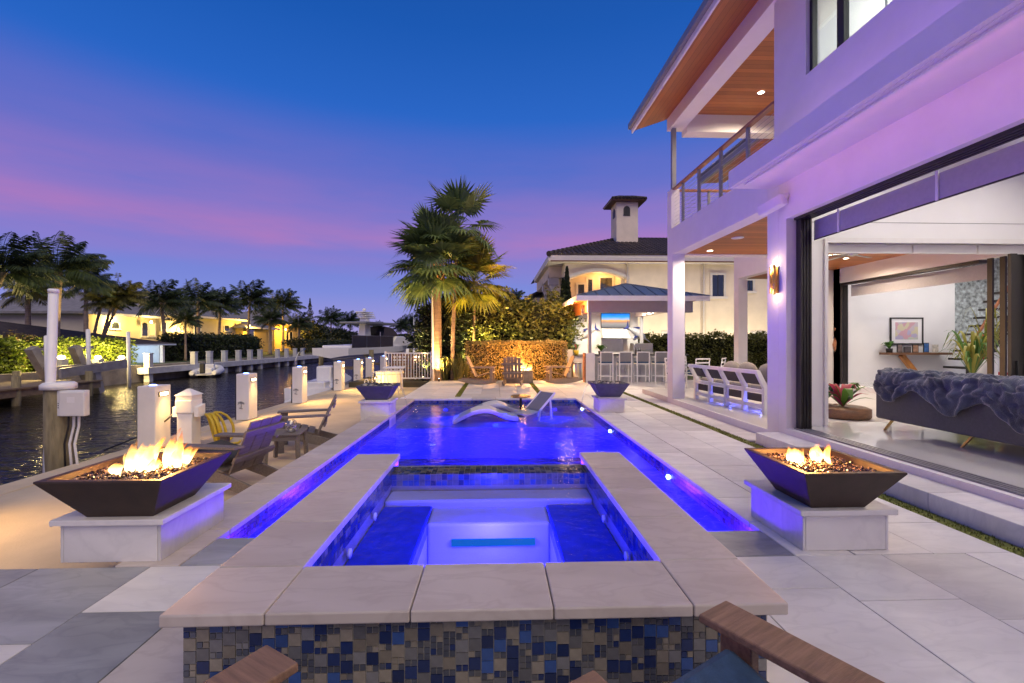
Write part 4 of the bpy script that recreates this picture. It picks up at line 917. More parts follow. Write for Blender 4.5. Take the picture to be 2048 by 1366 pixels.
MB().tube([(-.15, -.05, .6), (-.3, -.1, .45), (-.55, -.2, .25), (-.85, -.3, .12), (-1.05, -.4, .03)], .014, 7).build('cord', 'black', t)
# timber pile with electrical box and white pole
y = ax(125, 800, -6.2).y
M('pile_wood', (.20, .17, .10), .85, .35, 3, .6, 14, stretch=(6, 6, 1))
t = thing('timber_pile', 'thick weathered timber pile with white cap at the dock edge', 'pile', (-6.25, y, -1.2)); zt = ax(125, 772, -6.2).z + 1.2
MB().lathe([(.17, -.8), (.165, zt * .5), (.16, zt)], n=20).build('pile', 'pile_wood', t); MB().lathe([(.21, zt - .05), (.21, zt + .02), (.17, zt + .05)], n=6).build('cap', 'white_plastic', t)
t = thing('junction_box', 'white electrical box fixed to the timber pile', 'electrical box', (-6.02, y - .08, ax(150, 830, -6.05).z)); M('box_plastic', (.70, .69, .66), .5, .05)
BX('back_box', 'box_plastic', t, -.16, .22, -.05, .06, .0, .36, bev=.01); BX('cover', 'box_plastic', t, -.04, .30, -.13, -.051, .01, .35, bev=.012); BX('label_sticker', 'trim', t, .07, .17, -.1325, -.131, .2, .28)
for k in range(3): MB().ell((-.12, -.05, .12 + k * .03), .008, 6, 4).build('knockout', 'black', t)
for x, r_ in ((-.02, .012), (.05, .016), (.12, .016)): MB().tube([(x, 0, .0), (x - .02, .02, -.15), (x - .06, 0, -.4), (x - .03 + x * .4, 0, -1.0)], r_, 7).build('conduit', 'white_plastic' if x > 0 else 'black', t)
q0, q1 = ax(92, 948, -6.3), ax(107, 583, -6.3)
t = thing('white_pole', 'tall white PVC guide pole standing beside the timber pile', 'pole', (q0.x, q0.y, -1.3)); MB().tube([(0, 0, 0), (0, q1.y - q0.y, q1.z + 1.3)], .055, 16).build('pipe', 'white_plastic', t); MB().lathe([(.062, -.03), (.062, .02), (.05, .03)], (0, q1.y - q0.y, q1.z + 1.3), 16).build('cap', 'white_plastic', t)
# ================================================================== end of the dock
t = thing('white_fence', 'white picket fence closing the end of the dock', 'fence', (0, 17.8, -.05)); x0, x1 = at(772, 700, 17.8).x, at(861, 700, 17.8).x
for z in (.12, 1.08): BX('rail', 'white_plastic', t, x0, x1, -.02, .02, z, z + .045)
n = 16; pk_ = MB().box(-.012, .012, -.012, .012, 0, .96).mesh('baluster', 'white_plastic')
for k in range(n + 1): link('baluster', pk_, t, loc=(x0 + (x1 - x0) * k / n, 0, .14))
for x in (x0 - .03, x1 + .03): BX('post', 'white_plastic', t, x - .03, x + .03, -.03, .03, 0, 1.18)
M('dockbox', (.72, .68, .58), .5, .05)
a_, b_ = at(752, 765, 16.4), at(800, 765, 16.4); t = thing('dock_box', 'cream dock storage box lit warmly at the end of the dock', 'dock box', (a_.x, 16.4, DZ))
BX('body', 'dockbox', t, 0, b_.x - a_.x, 0, .5, 0, .58, bev=.02); BX('lid', 'dockbox', t, -.03, b_.x - a_.x + .03, -.03, .53, .585, .70, bev=.03)
a_ = at(771, 770, 15.6); t = thing('fish_table', 'white fish-cleaning table on splayed legs by the dock box', 'table', (a_.x, 15.6, DZ)); BX('table_top', 'white_plastic', t, -.05, .62, -.2, .25, .84, .90, bev=.02)
for k in range(4): MB().tube([(.03 + k * .17, -.15, .84), (.10 + k * .16, -.1, .5), (.16 + k * .15, -.15, 0)], .014, 6).build('leg', 'white_plastic', t)
for k, (px, hh) in enumerate(((733, .5), (748, .75), (758, .5), (766, .75))):
    a_ = at(px, 770, 15.4); b = MB(); b.tube([(-.06, 0, 0), (-.06, 0, hh - .08), (-.04, 0, hh - .02), (0, 0, hh), (.04, 0, hh - .02), (.06, 0, hh - .08), (.06, 0, .2)], .015, 6)
    tag(b.build('ladder_hoop', 'white_plastic', None, loc=(a_.x, 15.4, DZ)), ['short leftmost white grab hoop at the dock end', 'tall white grab hoop left of the dock box', 'short white grab hoop before the dock box', 'tall white grab hoop before the dock box'][k], 'grab rail', 'white grab hoops at the dock end')
# low wall lamp at the end
t = thing('lattice_screen', 'brown lattice screen behind the white fence', 'screen', (-3.4, 18.6, -.05)); M('lattice', (.22, .12, .06), .7, .2)
for k in range(9): BX('slat', 'lattice', t, -.8 + k * .2, -.72 + k * .2, 0, .02, 0, 1.05)
for k in range(8): BX('crosspiece', 'lattice', t, -.8, .88, .021, .04, .06 + k * .13, .12 + k * .13)
t = thing('post_lamp', 'small warm lamp on the low post behind the white fence', 'lamp', (at(836, 712, 19).x, 19, -.05)); BX('post', 'paint', t, -.12, .12, -.12, .12, 0, .95); MB().ell((0, -.14, .9), (.05, .03, .05)).build('bulb', 'lamp_warm', t); lamp('lamp', 'POINT', (0, -.3, .9), 25, (1, .6, .2), .05, parent=t)
t = thing('added_light', 'added warm light on a made-up stem brightening the cream dock box', 'light', (at(745, 730, 16.0).x + .1, 16.0, DZ)); MB().tube([(0, 0, 0), (0, 0, .5)], .02, 8).build('stem', 'bronze', t); MB().lathe([(.09, .5), (.02, .56)], n=14).build('hood', 'bronze', t); MB().ell((0, 0, .48), (.03, .03, .02), 8, 6).build('bulb', 'lamp_warm', t); lamp('lamp', 'POINT', (.06, -.05, .40), 26, (1, .66, .18), .04, parent=t)  # added light with a made-up fitting, brightens the dock box
# ================================================================== boats
M('gelcoat', (.78, .78, .79), .25, .03, coat=.5); glassy('tinted', (.10, .10, .12), .15)
def hull(n, L_, B_, H_, flare=.7):
    """bow to +X, keel at z=0; returns builder"""
    b = MB(); st_ = 12; vs = []
    for i in range(st_ + 1):
        f = i / st_; w = B_ / 2 * (1 - max(0, (f - .5) / .5) ** 2.2); sh_ = H_ * (1 + .25 * f ** 2); k = .22 * H_ * f ** 3
        for y, z in ((0, k), (w * flare * .8, k + .22 * H_), (w, k + .3 * H_ + .2 * H_ * f), (w + .02, sh_)): vs.append((L_ * f + (.18 * L_ * .3 if z == sh_ and f == 1 else 0), y, z))
    m = len(vs); vs2 = vs + [(x, -y, z) for x, y, z in vs]; fs = []
    for i in range(st_):
        for k in range(3):
            a = i * 4 + k; fs.append((a, a + 1, a + 5, a + 4)); fs.append((m + a, m + a + 4, m + a + 5, m + a + 1))
        fs.append((i * 4 + 3, m + i * 4 + 3, m + i * 4 + 7, i * 4 + 7))
    fs.append((0, 1, 2, 3, m + 3, m + 2, m + 1)); b.add(vs2, fs, False); return b
# cruiser on a lift
sA, sB = Vector((-9.6, 27.0, 0)), Vector((-7.2, 35.0, 0)); az = math.atan2((sB - sA).y, (sB - sA).x)
t = thing('motor_yacht', 'white motor yacht with radar mast and hardtop beyond the dock', 'boat', (sA.x, sA.y, .12), az)
hull(0, 9.2, 2.4, .6, .8).build('hull', 'gelcoat', t, loc=(0, 0, .4))
MB().prism([(.6, .98), (7.6, 1.05), (8.6, 1.2), (7.0, 1.75), (6.0, 1.75), (5.4, 1.25), (.6, 1.15)], 2.0, 'Y', (0, -1.0, 0)).build('deck_house', 'gelcoat', t, bev=.05)
for k, (a, b) in enumerate(((.5, 2.0), (2.03, 3.6), (3.63, 5.2))):
    BX('glass_panel', 'tinted', t, a, b, -1.12, -1.10, 1.0, 1.72); BX('stanchion', 'steel', t, b, b + .03, -1.13, -1.09, .95, 2.0 if k == 1 else 1.75)
BX('rail', 'steel', t, .5, 5.3, -1.125, -1.095, 1.72, 1.75)
MB().prism([(4.4, 1.7), (6.6, 1.75), (5.6, 2.3), (4.6, 2.4)], 1.7, 'Y', (0, -.85, 0)).build('windshield', 'tinted', t)
MB().prism([(2.2, 2.52), (6.0, 2.5), (6.4, 2.56), (5.9, 2.66), (2.2, 2.64)], 1.9, 'Y', (0, -.95, 0)).build('hardtop', 'grey_metal', t, bev=.03)
MB().prism([(3.1, 1.2), (4.0, 1.2), (3.75, 2.9), (3.35, 2.9)], .5, 'Y', (0, -.25, 0)).build('mast', 'gelcoat', t, bev=.04)
for k in range(4): BX('radar_blade', 'white_plastic', t, 3.2 - k * .08, 4.4 - k * .1, -.3, .3, 2.92 + k * .11, 2.98 + k * .11)
MB().ell((3.5, 0, 3.45), (.12, .12, .1)).build('radome', 'white_plastic', t)
lf = thing('boat_lift', 'pair of dark lift piles and beams carrying the motor yacht', 'boat lift', (sA.x, sA.y, WZ), az)
for x in (1.5, 6.6):
    for y in (-1.75, 1.75): MB().tube([(x, y, -1), (x, y, 2.0)], .14, 12).build('lift_pile', 'pile_wood', lf)
    BX('lift_beam', 'seawall', lf, x - .1, x + .1, -1.7, 1.7, .8, .985)
t = thing('center_console_boat', 'small white boat with its stern against the dock pillars', 'boat', (-7.8, 26.5, WZ - .15), R(-86)); t.scale = (.8, .8, .8)
hull(0, 7, 2.2, .95).build('hull', 'gelcoat', t); t.rotation_euler = (0, 0, R(94)); t.location = (-7.5, 18.6, WZ - .12)
BX('swim_platform', 'gelcoat', t, -.9, -.02, -.8, .8, .32, .42, bev=.03); BX('transom_box', 'gelcoat', t, .05, 1.0, -.8, .8, .9, 1.25, bev=.05); BX('console', 'gelcoat', t, 2.6, 3.6, -.4, .4, .95, 1.9, bev=.08)
MB().tube([(.3, .7, 1.2), (.3, .7, 2.3), (.45, .6, 2.7), (.9, .4, 2.9)], .025, 6).build('fishing_rod_holder', 'steel', t)
t = thing('inflatable_dinghy', 'white inflatable dinghy floating across the canal', 'dinghy', (-20.7, 34.0, WZ + .12), R(110)); M('hypalon', (.70, .70, .72), .6, .05)
MB().tube([(-2.0, -.65, .22), (-1, -.68, .22), (.6, -.62, .25), (1.4, -.38, .38), (1.75, 0, .45), (1.4, .38, .38), (.6, .62, .25), (-1, .68, .22), (-2.0, .65, .22)], [.14, .22, .23, .22, .2, .22, .23, .22, .14], 12).build('tube', 'hypalon', t)
BX('floor', 'hypalon', t, -1.8, 1.2, -.5, .5, .05, .15); BX('console', 'gelcoat', t, -.2, .3, -.3, .3, .15, .75, bev=.05); BX('seat', 'gelcoat', t, -1.3, -.7, -.4, .4, .15, .5, bev=.04); MB().tube([(.1, .25, .7), (-.1, .25, 1.2), (-.1, -.25, 1.2), (.1, -.25, .7)], .02, 6).build('grab_frame', 'black', t)
BX('outboard', 'black', t, -2.2, -1.9, -.15, .15, .2, .9, bev=.06)
# ================================================================== outdoor kitchen pavilion
pv = thing('kitchen_pavilion', 'outdoor kitchen pavilion with grey seamed metal hip roof', 'pavilion')
def V(n, m, *b, bev=0, par=None): return BX(n, m, par or pv, *b, bev=bev)
M('roof_metal', (.24, .28, .31), .4, .08, 2, metal=.4); M('paint_grey', (.38, .385, .42), .6, .04); M('stone_panel', (.46, .47, .49), .6, .12, 4)
RX0, RX1, RY0, RY1 = 2.85, 7.6, 16.1, 21.2; ze, za = 3.12, 3.78; ay0, ay1 = 18.0, 19.2; axm = 5.1
c0, c1, c2, c3 = (RX0, RY0, ze), (RX1, RY0, ze), (RX1, RY1, ze), (RX0, RY1, ze); r0, r1 = (axm, ay0, za), (axm + .3, ay1, za)
MB().add([c0, c1, c2, c3, r0, r1, (RX0, RY0, ze - .03), (RX1, RY0, ze - .03), (RX1, RY1, ze - .03), (RX0, RY1, ze - .03)],
         [(0, 1, 4), (1, 2, 5, 4), (2, 3, 5), (3, 0, 4, 5), (0, 6, 7, 1), (1, 7, 8, 2), (2, 8, 9, 3), (3, 9, 6, 0), (6, 9, 8, 7)]).build('roof', 'roof_metal', pv)
def up(P, f): return tuple(P[i] for i in range(3)) if f == 0 else P
k = RX0 + .35
while k < RX1 - .2:                                    # standing seams on the front slope
    tt = (k - RX0) / (axm - RX0) if k < axm else (RX1 - k) / (RX1 - axm)
    MB().bar((k, RY0, ze + .018), (k, RY0 + (ay0 - RY0) * tt, ze + (za - ze) * tt + .018), .03, .035).build('roof_seam', 'roof_metal', pv); k += .42
for P_, Q_ in ((c0, r0), (c1, r0)): MB().bar((P_[0], P_[1], P_[2] + .015), (Q_[0], Q_[1], Q_[2] + .015), .06, .03).build('hip_cap', 'roof_metal', pv)
V('fascia', 'paint', RX0 - .02, RX1, RY0 - .025, RY0 - .001, ze - .18, ze); V('fascia', 'paint', RX0 - .022, RX0 - .001, RY0, RY1, ze - .18, ze)
V('soffit', 'cedar', RX0, RX1, RY0, RY1, ze - .08, ze - .04)
V('beam', 'paint_grey', 3.38, 7.3, 16.82, 17.0, 2.58, 3.03); V('beam', 'cedar_x', 3.38, 3.52, 17.002, 20.4, 2.58, 3.03); V('beam', 'paint', 6.2, 6.34, 17.002, 20.3, 2.58, 3.03)
for x, y in ((3.40, 16.85), (6.9, 16.85), (3.38, 20.2), (6.22, 19.6)): V('post', 'paint_grey', x, x + .12, y, y + .12, 0, 2.58)
V('back_wall', 'paint', 3.3, 6.34, 20.35, 20.5, 0, 3.03); V('ceiling', 'paint_in', 3.53, 6.19, 17.0, 20.35, 2.98, 3.02)
V('side_panel', 'paint', 2.62, 3.05, 18.2, 18.32, 0, 1.18); V('timber_and_lit_edge', 'wood_red', 2.58, 2.619, 18.18, 18.34, 0, 1.2)
V('bar_pier', 'paint', 3.28, 3.62, 16.72, 17.1, 0, 1.08, bev=.005); V('timber_and_lit_edge', 'wood_red', 3.245, 3.279, 16.7, 17.1, 0, 1.08)  # wood strip on this pier paints the orange light on its left face
for a, b in seg(3.63, 7.1, .58): V('bar_panel', 'stone_panel', a + .004, b - .004, 16.95, 16.99, 0, .98)
V('bar_core', 'stone_panel', 3.63, 7.1, 16.991, 17.5, 0, .98); M('granite', (.10, .10, .105), .25, .4, 30); V('counter_top', 'granite', 3.63, 7.15, 16.85, 17.6, .985, 1.03, bev=.006)
V('back_counter', 'paint', 3.6, 6.3, 19.6, 20.34, 0, .9); V('back_counter_top', 'granite', 3.58, 6.32, 19.56, 20.34, .905, .945)
V('side_counter', 'paint', 3.06, 3.5, 18.4, 19.9, 0, .9); V('side_counter_top', 'granite', 3.04, 3.54, 18.36, 19.9, .905, .95)
# television showing a beach sunset (generic seascape)
m_, nt_, o_ = newmat('screen'); e_ = nt_.nodes.new('ShaderNodeEmission'); nt_.links.new(e_.outputs[0], o_.inputs[0]); t_ = nt_.nodes.new('ShaderNodeTexCoord'); s_ = nt_.nodes.new('ShaderNodeSeparateXYZ'); nt_.links.new(t_.outputs['Generated'], s_.inputs[0])
nn = noise(nt_, 3, 5, 'Generated', (1.2, 1, 5)); zz = mth(nt_, 'ADD', s_.outputs['Z'], mth(nt_, 'MULTIPLY', mth(nt_, 'SUBTRACT', nn, .5), .25))
nt_.links.new(ramp(nt_, zz, [(0, (.16, .15, .15)), (.25, (.30, .27, .25)), (.38, (.40, .22, .16)), (.5, (.80, .38, .10)), (.57, (.35, .40, .50)), (.75, (.04, .28, .70)), (1, (.01, .10, .42))]), e_.inputs[0]); e_.inputs[1].default_value = 1.1
a_, b_ = at(1202, 627, 20.3), at(1260, 657, 20.3)
t = thing('television', 'flat television showing a beach sunset on the pavilion wall', 'television', (a_.x, 20.3, b_.z)); BX('screen', 'screen', t, .02, b_.x - a_.x - .02, -.012, -.002, .02, a_.z - b_.z - .02); BX('bezel', 'black', t, 0, b_.x - a_.x, 0, .045, 0, a_.z - b_.z)
a_, b_ = at(1204, 658, 20.2), at(1250, 677, 20.2); t = thing('range_hood', 'white tapered range hood below the television', 'range hood', (0, 20.34, 0))
MB().add([(a_.x, -.05, a_.z), (b_.x + .1, -.05, a_.z), (b_.x + .1, -.001, a_.z), (a_.x, -.001, a_.z), (a_.x - .02, -.55, b_.z), (b_.x + .12, -.55, b_.z), (b_.x + .12, -.001, b_.z), (a_.x - .02, -.001, b_.z)], [(0, 1, 2, 3), (4, 5, 1, 0), (5, 6, 2, 1), (6, 7, 3, 2), (7, 4, 0, 3), (7, 6, 5, 4)]).build('hood', 'paint_in', t)
a_, b_ = at(1203, 677, 20.3), at(1247, 704, 20.3); V('backsplash', 'stainless', a_.x, b_.x, 20.31, 20.349, b_.z, a_.z)
t = thing('gas_grill', 'stainless gas grill with closed lid at the back counter', 'grill', (at(1265, 715, 19.7).x, 19.55, .947)); BX('lid', 'stainless', t, 0, .85, 0, .6, .12, .48, bev=.04); BX('control_panel', 'stainless', t, 0, .85, -.04, -.001, 0, .13); MB().tube([(.1, -.04, .2), (.75, -.04, .2)], .018, 8).build('handle', 'steel', t)
for k in range(4): MB().tube([(.15 + k * .18, -.06, .06), (.15 + k * .18, -.041, .06)], .022, 8).build('knob', 'black', t)
M('marlin_blue', (.05, .07, .30), .4, .3, 8); M('marlin_white', (.62, .64, .68), .4, .2, 8)
def fish(px, py, label, s, flip):
    p = at(px, py, 20.3); t = thing('fish_sculpture', label, 'sculpture', (p.x, 20.32, p.z), group='fish sculptures on the pavilion wall'); t.scale = (s * flip, s, s)
    t.rotation_euler = (0, R(-35) * flip, 0)
    MB().tube([(-.62, -.05, .0), (-.36, -.05, .0), (-.2, -.05, .02), (.05, -.05, .03), (.28, -.05, .0), (.42, -.05, -.03)], [.006, .03, .12, .15, .07, .03], 10).build('body', 'marlin_white', t)
    MB().prism([(-.15, .09), (-.05, .30), (.12, .24), (.26, .10), (.3, .05)], .02, 'Y', (0, -.06, 0)).build('dorsal_fin', 'marlin_blue', t)
    MB().prism([(.40, -.03), (.62, .22), (.52, -.03), (.60, -.28)], .02, 'Y', (0, -.06, 0)).build('tail', 'marlin_blue', t); MB().prism([(-.1, -.06), (.02, -.26), (.06, -.07)], .02, 'Y', (0, -.06, 0)).build('pectoral_fin', 'marlin_blue', t)
fish(1275, 668, 'leaping blue marlin sculpture right of the range hood', 1.15, -1); fish(1175, 668, 'pale fish sculpture half hidden behind the pavilion post', .9, 1)
fan((5.3, 18.3, 2.98), 5, .85, 'dark five-blade fan under the pavilion ceiling', 'wood_brown', .18)
for x, y, lb in ((4.2, 18.6, 'left'), (5.7, 18.6, 'right')): downlight(x, y, 2.979, 200, 'recessed light in the pavilion ceiling on the %s' % lb, (1, .90, .72), .07)
# flood lamp cluster under the eave
t = thing('eave_floodlight', 'cluster of three small floodlights under the pavilion eave', 'floodlight', (at(1140, 617, 17.5).x, 17.5, ze - .081))
for k in range(3): MB().tube([(0, 0, -.02), (.07 * math.cos(k * 2.1), .07 * math.sin(k * 2.1), -.06)], [.02, .04], 10).build('lamp_head', 'white_plastic', t); MB().ell((.08 * math.cos(k * 2.1), .08 * math.sin(k * 2.1), -.07), .032, 8, 6).build('bulb', 'bulb_dim', t)
lamp('lamp', 'POINT', (-.1, 0, -.25), 170, (1, .60, .26), .08, parent=t)
t = thing('wind_chime', 'silver wind chime hanging at the pavilion corner', 'wind chime', (at(1166, 620, 16.7).x, 16.7, ze - .081))
for k in range(6): a = k * math.pi / 3; MB().tube([(.05 * math.cos(a), .05 * math.sin(a), -.2), (.05 * math.cos(a), .05 * math.sin(a), -.55 - .03 * k)], .009, 6).build('chime_tube', 'steel', t)
MB().tube([(0, 0, 0), (0, 0, -.75)], .003, 5).build('cord', 'black', t); MB().ell((0, 0, -.78), (.03, .01, .05)).build('sail', 'steel', t)
# bar stools
def stool(x, y, label):
    t = thing('bar_stool', label, 'stool', (x, y, 0), group='bar stools at the pavilion counter'); m = 'white_plastic'
    for sx in (-.22, .22):
        MB().bar((sx, -.2, 0), (sx, -.2, 1.12), .032, .032).build('leg', m, t); MB().bar((sx, .2, 0), (sx, .2, .72), .032, .032).build('leg', m, t)
    for z in (.25,): MB().bar((-.22, -.2, z), (.22, -.2, z), .025, .03).build('foot_rail', m, t); MB().bar((-.22, .2, z), (.22, .2, z), .025, .03).build('foot_rail', m, t)
    MB().bar((-.236, -.2, 1.12), (.236, -.2, 1.12), .03, .035).build('top_rail', m, t); BX('sling_back', 'sling', t, -.2, .2, -.208, -.196, .78, 1.10)
    BX('seat_frame', m, t, -.23, .23, -.22, .22, .68, .715); BX('cushion', 'cushion_blue', t, -.21, .21, -.19, .21, .7165, .78, bev=.02); 
    for sx in (-.235, .235): MB().bar((sx, -.2, .95), (sx, .12, .93), .03, .025).build('armrest', m, t)
    return t
SL = ['leftmost white bar stool with grey sling and blue cushion', 'second white bar stool from the left at the counter', 'third white bar stool from the left at the counter', 'rightmost white bar stool next to the house column']
for i, px in enumerate((1211, 1248, 1283, 1319)): stool(at(px, 765, 16.55).x, 16.55, SL[i])
# counter clutter
t = thing('flower_pot', 'yellow flower pot on the side counter', 'flower pot', (3.25, 18.5, .951)); M('pot_yellow', (.55, .42, .02), .4, .1); MB().lathe([(.08, 0), (.11, .2), (.10, .2)], n=16).build('pot', 'pot_yellow', t)
for k in range(9): b = MB(); strap(b, (0, 0, .18), k * .7, .22, .03, .25, .4); b.build('leaf', 'leaf_green' if k % 3 else 'leaf_pink', t)
pot_plant((3.95, 17.2, 1.031), 'leafy green fern on the bar counter behind the post', 34, .38, .04, .22, ['leaf_green'], [(.09, 0), (.11, .1), (.10, .11)], 'black', 9)
t = thing('trash_can', 'steel waste bin standing in the pavilion side gap', 'waste bin', (3.17, 18.05, 0)); MB().lathe([(.19, 0), (.2, .02), (.2, .62), (.17, .66)], n=22).build('body', 'stainless', t); MB().lathe([(.205, .62), (.205, .65)], n=22, cap=False).build('rim', 'black', t)
for i, x in enumerate((5.35, 5.45, 5.52)): t = thing('bottle', ['dark bottle left of the grill on the bar', 'middle dark bottle on the bar', 'dark bottle nearest the grill on the bar'][i], 'bottle', (x, 17.45, 1.031), group='bottles on the bar'); MB().lathe([(.035, 0), (.035, .13), (.014, .18), (.014, .24)], n=12).build('glass', 'granite', t); MB().lathe([(.016, .24), (.016, .26)], n=10).build('cap', 'steel', t)
# ================================================================== dining set beyond the sofa
def dchair(x, y, rz, label):
    t = thing('dining_chair', label, 'chair', (x, y, 0), rz, 'white dining chairs behind the patio'); m = 'white_plastic'
    for sx in (-.24, .24):
        MB().tube([(sx, -.22, 0), (sx, -.2, .45), (sx, -.28, .98)], .016, 6).build('leg', m, t); MB().tube([(sx, .22, 0), (sx, .2, .62), (sx, -.22, .66)], .016, 6).build('leg', m, t)
    for k in range(4): MB().bar((-.24, -.23 - k * .02, .6 + k * .12), (.24, -.23 - k * .02, .6 + k * .12), .02, .045).build('back_slat', m, t)
    BX('seat', m, t, -.24, .24, -.22, .22, .42, .45); BX('cushion', 'cushion_blue', t, -.22, .22, -.2, .2, .4505, .51, bev=.02); return t
DCX = [(6.35, 14.3, .2, 'white slat dining chair with its back to the pool'), (7.05, 14.6, .9, 'white slat dining chair right of the glass table'), (5.75, 14.5, -.8, 'white dining chair beside the end column'), (6.5, 15.7, 3.3, 'white dining chair at the far side of the glass table')]
for x, y, rz, l in DCX: dchair(x, y, rz, l)
t = thing('dining_table', 'round glass-topped dining table behind the patio', 'table', (6.45, 15.0, 0)); MB().lathe([(.6, .71), (.6, .73)], n=28).build('table_top', 'pane', t)
for k in range(4): a = k * math.pi / 2 + .4; MB().tube([(.45 * math.cos(a), .45 * math.sin(a), 0), (.25 * math.cos(a), .25 * math.sin(a), .4), (.45 * math.cos(a), .45 * math.sin(a), .71)], .018, 6).build('leg', 'white_plastic', t)

# ================================================================== neighbouring villa
vl = thing('tiled_villa', 'cream villa with dark barrel-tile roof and chimney tower', 'house')
def U(n, m, *b, bev=0, par=None): return BX(n, m, par or vl, *b, bev=bev)
M('stucco', (.80, .70, .54), .85, .08, 1.5, .2, 40); M('stucco_trim', (.70, .66, .60), .7, .05); M('roof_tile', (.055, .04, .035), .6, .4, 6, orand=.45)
VY = 26.0; E0 = 6.3
U('wall', 'stucco', 3.9, 4.2, VY, 41, 0, 5.95); U('wall', 'stucco', 4.201, 7.4, VY, VY + .3, 0, 3.7); U('wall', 'stucco', 7.401, 22, VY, VY + .3, 0, 5.95)
arch = [(4.2, 5.95), (4.2, 5.05)] + [(4.2 + 3.2 * k / 14, 5.05 + .42 * math.sin(math.pi * k / 14)) for k in range(15)] + [(7.4, 5.95)]
MB().prism(arch, .298, 'Y', (0, VY + .001, 0)).build('arch_wall', 'stucco', vl)
tr = [(4.0 + 3.6 * k / 14, 5.05 + .45 * math.sin(math.pi * k / 14)) for k in range(15)]
MB().prism(tr + [(x, z + .16) for x, z in reversed(tr)], .08, 'Y', (0, VY - .09, 0)).build('arch_trim', 'stucco_trim', vl)
U('loggia_wall', 'stucco', 4.2, 7.4, VY + 1.8, VY + 2.0, 3.4, 5.9); U('loggia_floor', 'stucco', 4.2, 7.4, VY + .3, VY + 1.8, 3.4, 3.7); U('loggia_ceiling', 'stucco', 4.2, 7.4, VY + .3, VY + 1.8, 5.6, 5.7); U('loggia_wall', 'stucco', 7.2, 7.4, VY + .3, VY + 1.8, 3.7, 5.6)
def win(x0, x1, y, z0, z1, par=vl, m='dark_pane'):
    w_ = thing('window', None, None); w_.parent = par
    U('pane', m, x0, x1, y - .02, y, z0, z1, par=w_)
    for b in ((x0 - .12, x0, z0 - .12, z1 + .12), (x1, x1 + .12, z0 - .12, z1 + .12)): U('casing', 'stucco_trim', b[0], b[1], y - .06, y, b[2], b[3], par=w_)
    U('casing', 'stucco_trim', x0, x1, y - .06, y, z1, z1 + .12, par=w_); U('sill', 'stucco_trim', x0 - .2, x1 + .2, y - .10, y, z0 - .14, z0 - .001, par=w_); U('glazing_bar', 'black', (x0 + x1) / 2 - .02, (x0 + x1) / 2 + .02, y - .03, y - .021, z0, z1, par=w_); return w_
M('dark_pane', (.02, .025, .03), .08, .1, coat=1)
a_, b_ = at(1200, 557, VY + 1.8), at(1224, 586, VY + 1.8); win(a_.x, b_.x, VY + 1.8, 4.0, a_.z)
a_, b_ = at(1156, 570, VY + 1.8), at(1168, 586, VY + 1.8); win(a_.x, b_.x, VY + 1.8, 4.0, a_.z)
a_, b_ = at(1176, 560, VY + 1.8), at(1184, 586, VY + 1.8); win(a_.x, b_.x, VY + 1.8, 4.0, a_.z)
for (u0, v0, u1, v1) in ((1424, 551, 1447, 594), (1492, 562, 1505, 583), (1326, 668, 1337, 693), (1505, 668, 1536, 690)):
    a_, b_ = at(u0, v0, VY), at(u1, v1, VY); win(a_.x, b_.x, VY, b_.z, a_.z)
lamp('loggia_lamp', 'POINT', (6.3, VY + 1.0, 5.35), 38, (1, .52, .18), .1, parent=vl)
U('fascia', 'stucco_trim', 3.02, 22, VY - .62, VY - .5, E0 - .32, E0); U('soffit', 'stucco_trim', 3.0, 22, VY - .5, VY, E0 - .34, E0 - .25); U('fascia', 'stucco_trim', 2.9, 3.018, VY - .6, 35, E0 - .32, E0); U('soffit', 'stucco_trim', 3.02, 3.9, VY, 35, E0 - .34, E0 - .25)
U('gutter_line', 'wood_brown', 3.02, 22, VY - .66, VY - .621, E0 - .37, E0 - .30)
for px in (1254, 1406): x = at(px, 530, VY).x; MB().tube([(x, VY - .1, E0 - .3), (x, VY - .06, 0)], .05, 8).build('downspout', 'stucco_trim', vl)
# hip roof
ex0, ey0 = 2.9, VY - .66; rx, ry, rz_ = 9.4, 32.2, 8.85
MB().add([(ex0, ey0, E0), (22, ey0, E0), (22, ry, rz_), (rx, ry, rz_), (ex0, 38.5, E0), (rx, 41, rz_)], [(0, 1, 2, 3), (0, 3, 5, 4)]).build('roof', 'roof_tile', vl)
sl = math.atan2(rz_ - E0, ry - ey0); step = .40; rs = math.hypot(rz_ - E0, ry - ey0); tm = MB()
vs = [];
for (yy, r_) in ((0, .15), (step + .06, .125)):
    for k in range(6): a = math.pi * k / 5; vs.append((math.cos(a) * r_, yy, math.sin(a) * r_ * .75))
tm.add(vs, [(k, k + 1, k + 7, k + 6) for k in range(5)] + [(5, 4, 3, 2, 1, 0)], False); tme = tm.mesh('roof_tile', 'roof_tile'); cand = []
rest_ = MB()
for i in range(70):
    x = ex0 + .15 + i * .27
    for j in range(17):
        s0 = j * step; 
        if s0 * math.cos(sl) / (ry - ey0) > (x - ex0) / (rx - ex0): continue
        cand.append((x, s0))
cand.sort(key=lambda q: (q[1] * 1.0 + max(0, q[0] - 9.9) * 4 ))
for i, (x, s0) in enumerate(cand):
    y, z = ey0 + s0 * math.cos(sl), E0 + .01 + s0 * math.sin(sl)
    if i < 300: link('roof_tile', tme, vl, loc=(x, y, z), rot=(sl - .04, 0, 0))
    else:
        c_, s_2 = math.cos(sl - .04), math.sin(sl - .04); rest_.add([(x + v[0], y + v[1] * c_ - v[2] * s_2, z + v[1] * s_2 + v[2] * c_) for v in vs], [(k, k + 1, k + 7, k + 6) for k in range(5)] + [(5, 4, 3, 2, 1, 0)])
tag(rest_.build('roof_tiles', 'roof_tile', vl), kind='stuff')
hp = MB()
